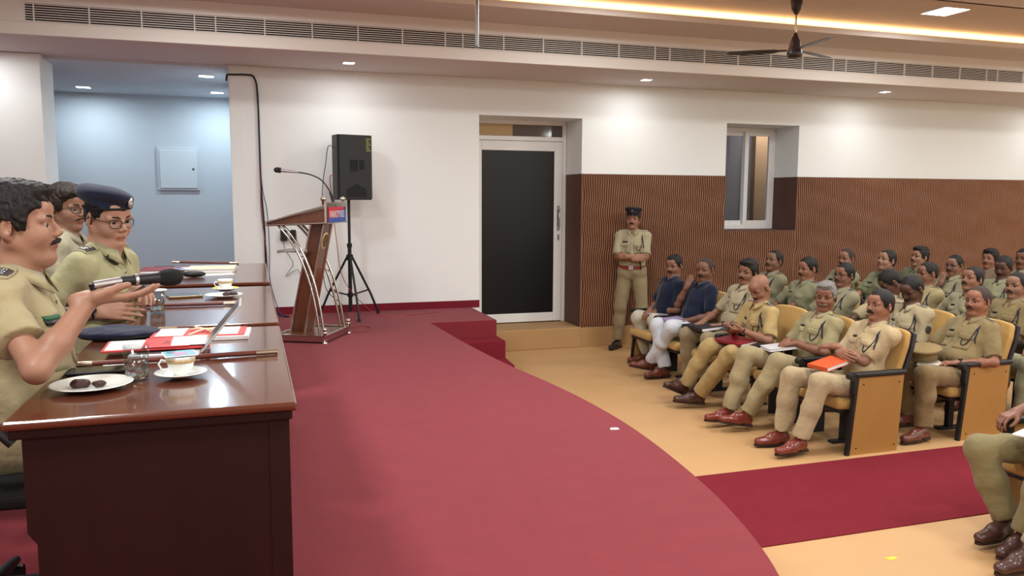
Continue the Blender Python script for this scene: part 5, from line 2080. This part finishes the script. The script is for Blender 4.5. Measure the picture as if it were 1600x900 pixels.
# the peaked cap on the stout man's lap
g = empty('peaked_cap', (5.02, 4.95, .585), 0, 'khaki peaked cap resting on the lap of the stout man', 'cap')
KC = mat('cap_khaki', c8(138, 116, 76), .85, bump=.2, scale=200)
mb = MB()
R = rotm(6, -8, 0)
mb.lathe([(.092, .0), (.094, .045), (.108, .070), (.125, .085), (.128, .095), (.118, .104), (.06, .108), (.001, .108)], (0, 0, .01), 36, R=R, sx=1.05, sy=.95)
mb.build('crown', KC, g)
mb = MB()
mb.lathe([(.0935, .0), (.0955, .004), (.0965, .036), (.0945, .040)], (0, 0, .01), 36, R=R, sx=1.05, sy=.95)
mb.build('cap_band', mat('cap_band_khaki', c8(116, 98, 64), .8), g)
mb = MB()
pts, n_ = [], 14
for k in range(n_ + 1):
    a = rad(200 + 110 * k / n_)
    b_ = rad(-55 + 110 * k / n_)
    pts.append(V(.097 * math.cos(a), .09 * math.sin(a), .006))
    e = .045 * math.cos(b_) ** .8
    pts.append(V((.097 + e) * math.cos(a), (.09 + e) * math.sin(a), -.008))
mb.add(pts, [(2 * k, 2 * k + 1, 2 * k + 3, 2 * k + 2) for k in range(n_)], 0, True, R=R, t=(0, 0, .01))
vo = mb.build('visor', mat('visor_white', c8(200, 192, 180), .4), g)
md = vo.modifiers.new('thickness', 'SOLIDIFY')
md.thickness = .003

# ------------------------------------------------------------------ handheld microphone
g = empty('handheld_microphone', (-.435, 2.535, 1.602), 0, 'black and silver handheld microphone held out by the officer in profile', 'microphone')
Rm = frame_from(V(.215, .105, .004))
mb = MB()
mb.cyl((0, 0, -.005), Rm @ V(0, 0, .075), .0115, .0135, 20)
mb.build('silver_sleeve', SILV, g)
mb = MB()
mb.cyl(Rm @ V(0, 0, .075), Rm @ V(0, 0, .185), .0140, .0175, 20)
mb.cyl((0, 0, -.018), (0, 0, -.004) if False else Rm @ V(0, 0, -.004), .009, .0105, 16)
mb.build('body', BLACK, g)
mb = MB()
mb.lathe([(.0178, .112), (.0182, .115), (.0182, .119), (.0178, .121)], (0, 0, 0), 20, R=Rm)
mb.build('ring', SILV, g)
mb = MB()
mb.lathe([(.0165, .180), (.024, .196), (.0265, .212), (.0262, .228), (.022, .243), (.012, .252), (0, .255)], (0, 0, 0), 24, R=Rm)
mb.build('head_grille', mat('mic_foam', c8(20, 20, 22), .8, bump=1.0, scale=700), g)

# ------------------------------------------------------------------ things on the desks
TZ_ = ST + .76


def plate(x, y, r, label, grp='white plates and saucers on the desks'):
    g = empty('plate', (x, y, TZ_), label=label, cat='plate', group=grp)
    mb = MB()
    mb.lathe([(0, .004), (r * .55, .004), (r * .62, .006), (r * .97, .015), (r, .017), (r * .99, .0185), (r * .95, .018), (r * .62, .0095), (0, .0075)], n=44)
    mb.build('dish', CHINA, g)
    return g


DATE = mat('date_brown', c8(56, 28, 26), .3, bump=.8, scale=90, var=.3, vscale=40)


def date(x, y, z, rz, s, label):
    S = SDF(noise=(.0012, 160, x * 30))
    S.ell((0, 0, 0), (.020 * s, .0115 * s, .0105 * s))
    v, q = S.mesh(.002)
    o = mesh_obj('date_fruit', [(v, q, 0)], [DATE])
    o.location = (x, y, z)
    o.rotation_euler.z = rad(rz)
    return tag(o, label, 'date', 'dates on the plates')


plate(-.443, 2.480, .108, 'white plate with two dark dates on the nearest desk')
date(-.468, 2.462, TZ_ + .019, 10, 1.4, 'larger left dark date on the nearest plate')
date(-.420, 2.456, TZ_ + .018, 5, 1.0, 'smaller right dark date on the nearest plate')
plate(-.155, 4.57, .098, 'white plate with dark dates on the middle desk')
date(-.14, 4.56, TZ_ + .018, 20, 1.15, 'left dark date on the middle desk plate')
date(-.105, 4.57, TZ_ + .018, -20, 1.15, 'right dark date on the middle desk plate')


def tumbler(x, y, water, label, h=.105, r=.036):
    g = empty('drinking_glass', (x, y, TZ_), label=label, cat='glass', group='water glasses on the desks')
    mb = MB()
    mb.lathe([(0, .001), (r * .86, .001), (r * .9, .004), (r, h), (r - .0022, h), (r * .9 - .0022, .009), (0, .008)], n=36)
    mb.build('tumbler', GLASS, g)
    if water:
        mb = MB()
        k = .9 + .1 * water / h
        mb.lathe([(0, .0084), (r * .9 - .0026, .0094), (r * k - .0028, water), (0, water)], n=36)
        mb.build('water', WATER, g)
    return g


tumbler(-.335, 2.555, .058, 'half-full water glass on the nearest desk between plate and cup')
tumbler(-.43, 4.03, .062, 'covered water glass on the middle desk by the beret officer')
o = MB().lathe([(0, 0), (.044, 0), (.046, .002), (.044, .005), (.012, .006), (0, .006)], (-.43, 4.03, TZ_ + .1055), 28).build('glass_cover', PVC)
tag(o, 'white round cover lying on the glass by the beret officer', 'cover')


def teacup(x, y, label, lid=None, saucer_label=None, rz=0):
    g = empty('saucer', (x, y, TZ_), rz, saucer_label, 'saucer', 'white saucers under the teacups')
    mb = MB()
    mb.lathe([(0, .003), (.032, .003), (.04, .006), (.070, .016), (.075, .019), (.073, .0205), (.04, .0105), (0, .008)], n=40)
    mb.build('dish', CHINA, g)
    g = empty('teacup', (x, y, TZ_ + .0085), rz, label, 'cup', 'white teacups on the desks')
    mb = MB()
    mb.lathe([(0, .001), (.020, .0), (.021, .005), (.026, .010), (.036, .028), (.041, .052), (.043, .060), (.0415, .060), (.0385, .050), (.034, .028), (.022, .010), (0, .008)], n=40)
    c = mb.build('bowl', CHINA, g)
    mb = MB()
    mb.lathe([(.0395, .040), (.0408, .0405), (.0422, .050), (.0405, .051)], n=40)
    mb.build('painted_band', mat('cup_pattern', c8(196, 168, 120), .3, var=.4, vscale=90), c)
    mb = MB()
    mb.tube([V(-.036, -.006, .045), V(-.052, -.010, .050), V(-.060, -.012, .038), V(-.052, -.010, .022), V(-.033, -.006, .020)], .0032, 8)
    mb.build('handle', CHINA, g)
    return g


teacup(-.215, 2.555, 'white patterned teacup covered by a blue-pink card on the nearest desk', saucer_label='white saucer under the card-covered teacup on the nearest desk')
g = empty('paper_card', (-.217, 2.56, TZ_ + .071), 12, 'blue and pink card lying on top of the nearest teacup', 'card')
mb = MB()
mb.box((-.046, -.046, 0), (.046, .046, .0025), .001)
co = mb.build('card', PAPER, g)
mb = MB()
mb.box((-.043, -.043, .0026), (.043, .043, .0032), mi=0)
mb.add([(-.012, -.030, .0036), (.022, -.014, .0036), (.012, .006, .0036), (-.022, .012, .0036)], [(0, 1, 2, 3)], 1)
mb.add([(-.035, -.004, .0035), (-.014, .008, .0035), (-.008, .034, .0035), (-.034, .036, .0035)], [(0, 1, 2, 3)], 2)
mb.build('printed_pattern', [mat('card_blue', c8(120, 168, 186), .5, var=.2, vscale=60), mat('card_pink', c8(222, 130, 170), .5), mat('card_teal', c8(60, 120, 130), .5)], co)
teacup(-.155, 4.87, 'white teacup on the middle desk beyond the date plate', saucer_label='white saucer with yellow slices under the middle desk teacup')
for dx, lb in ((-.055, 'left yellow slice on the middle desk saucer'), (.055, 'right yellow slice on the middle desk saucer')):
    g = empty('lemon_slice', (-.155 + dx, 4.85, TZ_ + .022), label=lb, cat='lemon slice', group='yellow slices on the saucer')
    mb = MB()
    mb.ball((0, 0, 0), (.013, .013, .006), 12)
    mb.build('slice', mat('lemon_yellow', c8(226, 214, 60), .5), g)


def baton(a, b_, label, r=.0085):
    a, b_ = V(*a), V(*b_)
    g = empty('swagger_stick', tuple(a), label=label, cat='stick', group='brown sticks with metal tips on the desks')
    d = b_ - a
    L_ = np.linalg.norm(d)
    u = d / L_
    mb = MB()
    mb.cyl(u * .05, u * (L_ - .07), r, r, 16)
    mb.build('shaft', mat('stick_leather', c8(104, 52, 42), .35), g)
    for nm, s0, s1 in (('metal_tip', 0, .05), ('metal_cap', L_ - .07, L_)):
        mb = MB()
        mb.cyl(u * s0, u * s1, r * 1.12, r * 1.12, 16)
        mb.cyl(u * (s1 - .004 if s0 else .0), u * (s1 if s0 else .006), r * 1.25, r * 1.25, 16)
        mb.build(nm, mat('tip_steel', c8(196, 184, 160), .25, metal=.9), g)
    return g


hz = TZ_ + .0105
baton((-.545, 2.795, hz), (.070, 2.845, hz), 'long brown metal-tipped stick across the nearest desk')
baton((-.56, 4.25, hz), (-.075, 4.215, hz), 'brown metal-tipped stick across the middle desk')
baton((-.60, 7.0 - .2, hz + .018), (-.11, 6.79, hz + .0), 'brown metal-tipped stick at the back of the far desk')
baton((-.60, 3.47, hz), (-.30, 3.482, hz), 'thin pale stick end behind the navy beret on the nearest desk', r=.006)

g = empty('mobile_phone', (-.455, 2.675, TZ_), 3, 'large black phone lying on the nearest desk behind the date plate', 'phone')
mb = MB()
mb.box((-.085, -.042, 0), (.085, .042, .009), .004, seg=3)
mb.box((-.088, -.046, .009), (.080, .038, .018), .004, seg=3)
b_ = mb.build('phone_body', BLACK, g)
mb = MB()
mb.box((-.084, -.042, .0181), (.076, .034, .0186), .0)
mb.build('screen', mat('phone_screen', c8(18, 20, 24), .06, spec=.8), b_)
g = empty('pen', (-.40, 2.768, TZ_ + .006), 4, 'slim silver pen beside the black phone on the nearest desk', 'pen')
mb = MB()
mb.cyl((-.06, 0, 0), (.05, 0, 0), .0045, n=12)
mb.build('barrel', SILV, g)
mb = MB()
mb.cyl((.05, 0, 0), (.07, 0, 0), .0045, .001, n=12)
mb.build('tip', BLACK, g)

# navy beret lying flat
g = empty('beret', (-.495, 3.375, TZ_), -4, 'navy beret lying flat on the nearest desk beyond the files', 'beret')
S = SDF(noise=(.0012, 50, 2))
S.ell((0, 0, .020), (.145, .112, .018), k=.01)
S.ell((-.04, 0, .022), (.10, .10, .018), k=.02)
S.ell((.02, 0, .046), (.07, .05, .012), k=.02, op=1)
S.fn(lambda p: p[:, 2] - .0, V(-.3, -.3, -.1), V(.3, .3, .004), k=.0, op=1)
v, q = S.mesh(.005)
mesh_obj('crown', [(v, q, 0)], [NAVY], g)
mb = MB()
mb.tube([(.138 * math.cos(a), .106 * math.sin(a), .010) for a in np.linspace(0, 2 * math.pi, 41)[:-1]], .006, 8, closed=True)
mb.build('band', BLACKM, g)

REDF = mat('red_file', c8(206, 60, 62), .5, var=.05)
PINKF = mat('pink_file', c8(226, 120, 140), .5)


def sheet_box(mb, x0, x1, y0, y1, z, t=.0015, mi=0):
    mb.box((x0, y0, z), (x1, y1, z + t), mi=mi)


def print_lines(parent, x0, x1, y0, y1, z, n=8):
    mb = MB()
    rng = random.Random(n * 7 + int(x0 * 100))
    for k in range(n):
        y = y0 + (y1 - y0) * (k + .5) / n
        mb.box((x0 + .01, y - .0012, z), (x1 - .01 - rng.random() * (x1 - x0) * .4, y + .0012, z + .0003))
    return mb.build('print_lines', mat('print_grey', c8(150, 150, 156), .7), parent)


g = empty('file_folder', (-.32, 3.03, TZ_ + .020), 2, 'open red file with white pages on the nearest desk behind the glass', 'file')
mb = MB()
mb.box((-.175, -.10, 0), (.165, .10, .006), .001)
mb.box((-.05, -.098, .0085), (.10, .098, .0105), .0005)
mb.build('red_cover', REDF, g)
mb = MB()
sheet_box(mb, -.165, -.02, -.09, .09, .0061)
pg = mb.build('page', PAPER, g)
print_lines(pg, -.165, -.05, -.09, .09, .0077)
mb = MB()
sheet_box(mb, .04, .155, -.088, .095, .0106)
pg = mb.build('page', PAPER, g)
print_lines(pg, .04, .155, -.088, .095, .0122)
mb = MB()
mb.tube([(.155, -.05, .012), (.175, .0, .016), (.170, .05, .014), (.14, .085, .014), (.10, .088, .013)], .003, 6)
mb.build('tape', mat('white_tape', c8(235, 228, 220), .7), g)
mb = MB()
for k in range(3):
    mb.box((.010 + k * .004, -.03 + k * .022, .0106), (.035 - k * .003, -.022 + k * .022, .0109))
mb.build('printed_mark', BLACK, g)

g = empty('file_stack', (-.205, 3.30, TZ_), -3, 'stack of pink and red files tied with cream tape beside the navy beret', 'files')
mb = MB()
mb.box((-.175, -.10, 0), (.15, .10, .008), .001)
mb.build('pink_cover', PINKF, g)
mb = MB()
mb.box((.0, -.11, .001), (.185, .10, .0155), .001)
mb.build('page_stack', PAPER, g)
mb = MB()
mb.box((-.165, -.095, .0085), (.17, .10, .019), .001)
mb.build('red_cover', REDF, g)
for (a, b2) in ((-.15, -.05), (.055, .145)):
    mb = MB()
    mb.box((a, -.085, .0192), (b2, .09, .0212), .0005)
    mb.build('page', PAPER, g)
mb = MB()
for pts in ([(-.03, -.09, .022), (.0, -.02, .026), (.02, .0, .028), (.05, .05, .024), (.06, .095, .022)], [(-.04, .04, .023), (.0, .01, .03), (.03, .0, .03), (.07, -.03, .024)],
            [(.01, 0, .028), (-.02, .035, .034), (.0, .05, .026), (.02, .005, .028)], [(.02, 0, .028), (.05, -.045, .034), (.07, -.075, .024), (.03, -.02, .028)]):
    mb.tube(pts, .0036, 6)
mb.build('tape', mat('cream_tape', c8(232, 214, 180), .7), g)

# laptop
g = empty('laptop', (-.18, 2.985, TZ_), 0, 'thin silver laptop seen edge-on, its lid leaning back, near the desk edge', 'laptop')
LS = mat('laptop_silver', c8(206, 204, 204), .35, metal=.3)
mb = MB()
mb.box((-.225, -.105, .001), (.0, .11, .015), .004)
ba = mb.build('base', LS, g)
mb = MB()
mb.box((-.20, -.09, .0152), (-.08, .095, .0162))
mb.build('keyboard', BLACK, ba)
R = rotm(0, -50, 0)
mb = MB()
mb.box((0, -.105, -.004), (.205, .11, .003), .002, R=R, t=(.003, 0, .014))
li = mb.build('lid', LS, g)
mb = MB()
mb.box((.008, -.098, .0032), (.197, .103, .0040), R=R, t=(.003, 0, .014))
mb.build('screen', mat('laptop_screen', c8(60, 58, 60), .15), li)

# middle desk phone
g = empty('mobile_phone', (-.36, 4.66, TZ_), 12, 'bronze-edged flat tablet lying on the middle desk left of the date plate', 'tablet')
mb = MB()
mb.box((-.085, -.075, 0), (.085, .075, .012), .004)
b_ = mb.build('tablet_body', mat('bronze', c8(140, 120, 86), .35, metal=.6), g)
mb = MB()
mb.box((-.080, -.070, .0121), (.080, .070, .0128))
mb.build('screen', mat('phone_screen', c8(18, 20, 24), .06, spec=.8), b_)

# far desk
book('folder', (-.60, 6.28, TZ_), (.32, .34, .022), 2, MAROON, 'maroon folder on the left of the far desk', 'folder')
book('folder', (-.29, 6.25, TZ_), (.33, .36, .026), -3, mat('cream_folder', c8(214, 208, 180), .6), 'cream folder on the right of the far desk', 'folder')
g = empty('booklet', (-.46, 6.15, TZ_ + .027), 24, 'white and blue booklet lying between the two folders on the far desk', 'booklet')
mb = MB()
mb.box((-.06, -.08, 0), (.06, .08, .004), .001)
c_ = mb.build('cover', PAPER, g)
mb = MB()
mb.box((-.055, -.075, .0041), (-.015, .075, .0046))
mb.build('blue_band', mat('booklet_blue', c8(60, 110, 170), .5), c_)
for (x, y, rz_, lb) in ((-.24, 5.93, 14, 'white loose paper at the front right of the far desk'), (-.42, 5.90, -12, 'white loose paper behind the spectacle case on the far desk')):
    g = empty('paper_sheet', (x, y, TZ_), rz_, lb, 'paper', 'loose papers on the far desk')
    mb = MB()
    mb.box((-.11, -.06, 0), (.11, .06, .003), .001)
    mb.build('sheet', PAPER, g)
g = empty('spectacle_case', (-.38, 5.77, TZ_), 0, 'black spectacle case on the near side of the far desk', 'case')
mb = MB()
mb.ball((0, 0, .022), (.075, .032, .022), 20)
mb.build('case_body', BLACK, g)
g = empty('pen', (-.64, 6.60, TZ_ + .008), 4, 'dark pen at the back left of the far desk', 'pen')
mb = MB()
mb.cyl((-.07, 0, 0), (.07, 0, 0), .006, n=12)
mb.build('barrel', BLACK, g)

# scraps on the floors
o = MB().prism([(-.028, -.014), (.01, -.022), (.026, -.01), (.022, .014), (-.01, .02), (-.024, .01)], 0, .002).build('paper_scrap', PAPER, None, (1.923, 4.052, ST))
tag(o, 'small white paper scrap lying on the red stage carpet near its curved edge', 'paper scrap')
o = MB().prism([(-.03, -.015), (0, -.02), (.032, -.008), (.02, .012), (-.01, .008), (-.03, .016)], 0, .002).build('paper_scrap', mat('yellow_scrap', c8(230, 210, 60), .6), None, (3.108, 3.194, 0))
tag(o, 'small yellow scrap lying on the beige floor in front of the runner', 'paper scrap')
bpy.data.objects.remove(SEAT, do_unlink=True) if False else None
_trash = [SEAT] + list(SEAT.children_recursive)
for o in _trash:
    bpy.data.objects.remove(o, do_unlink=True)
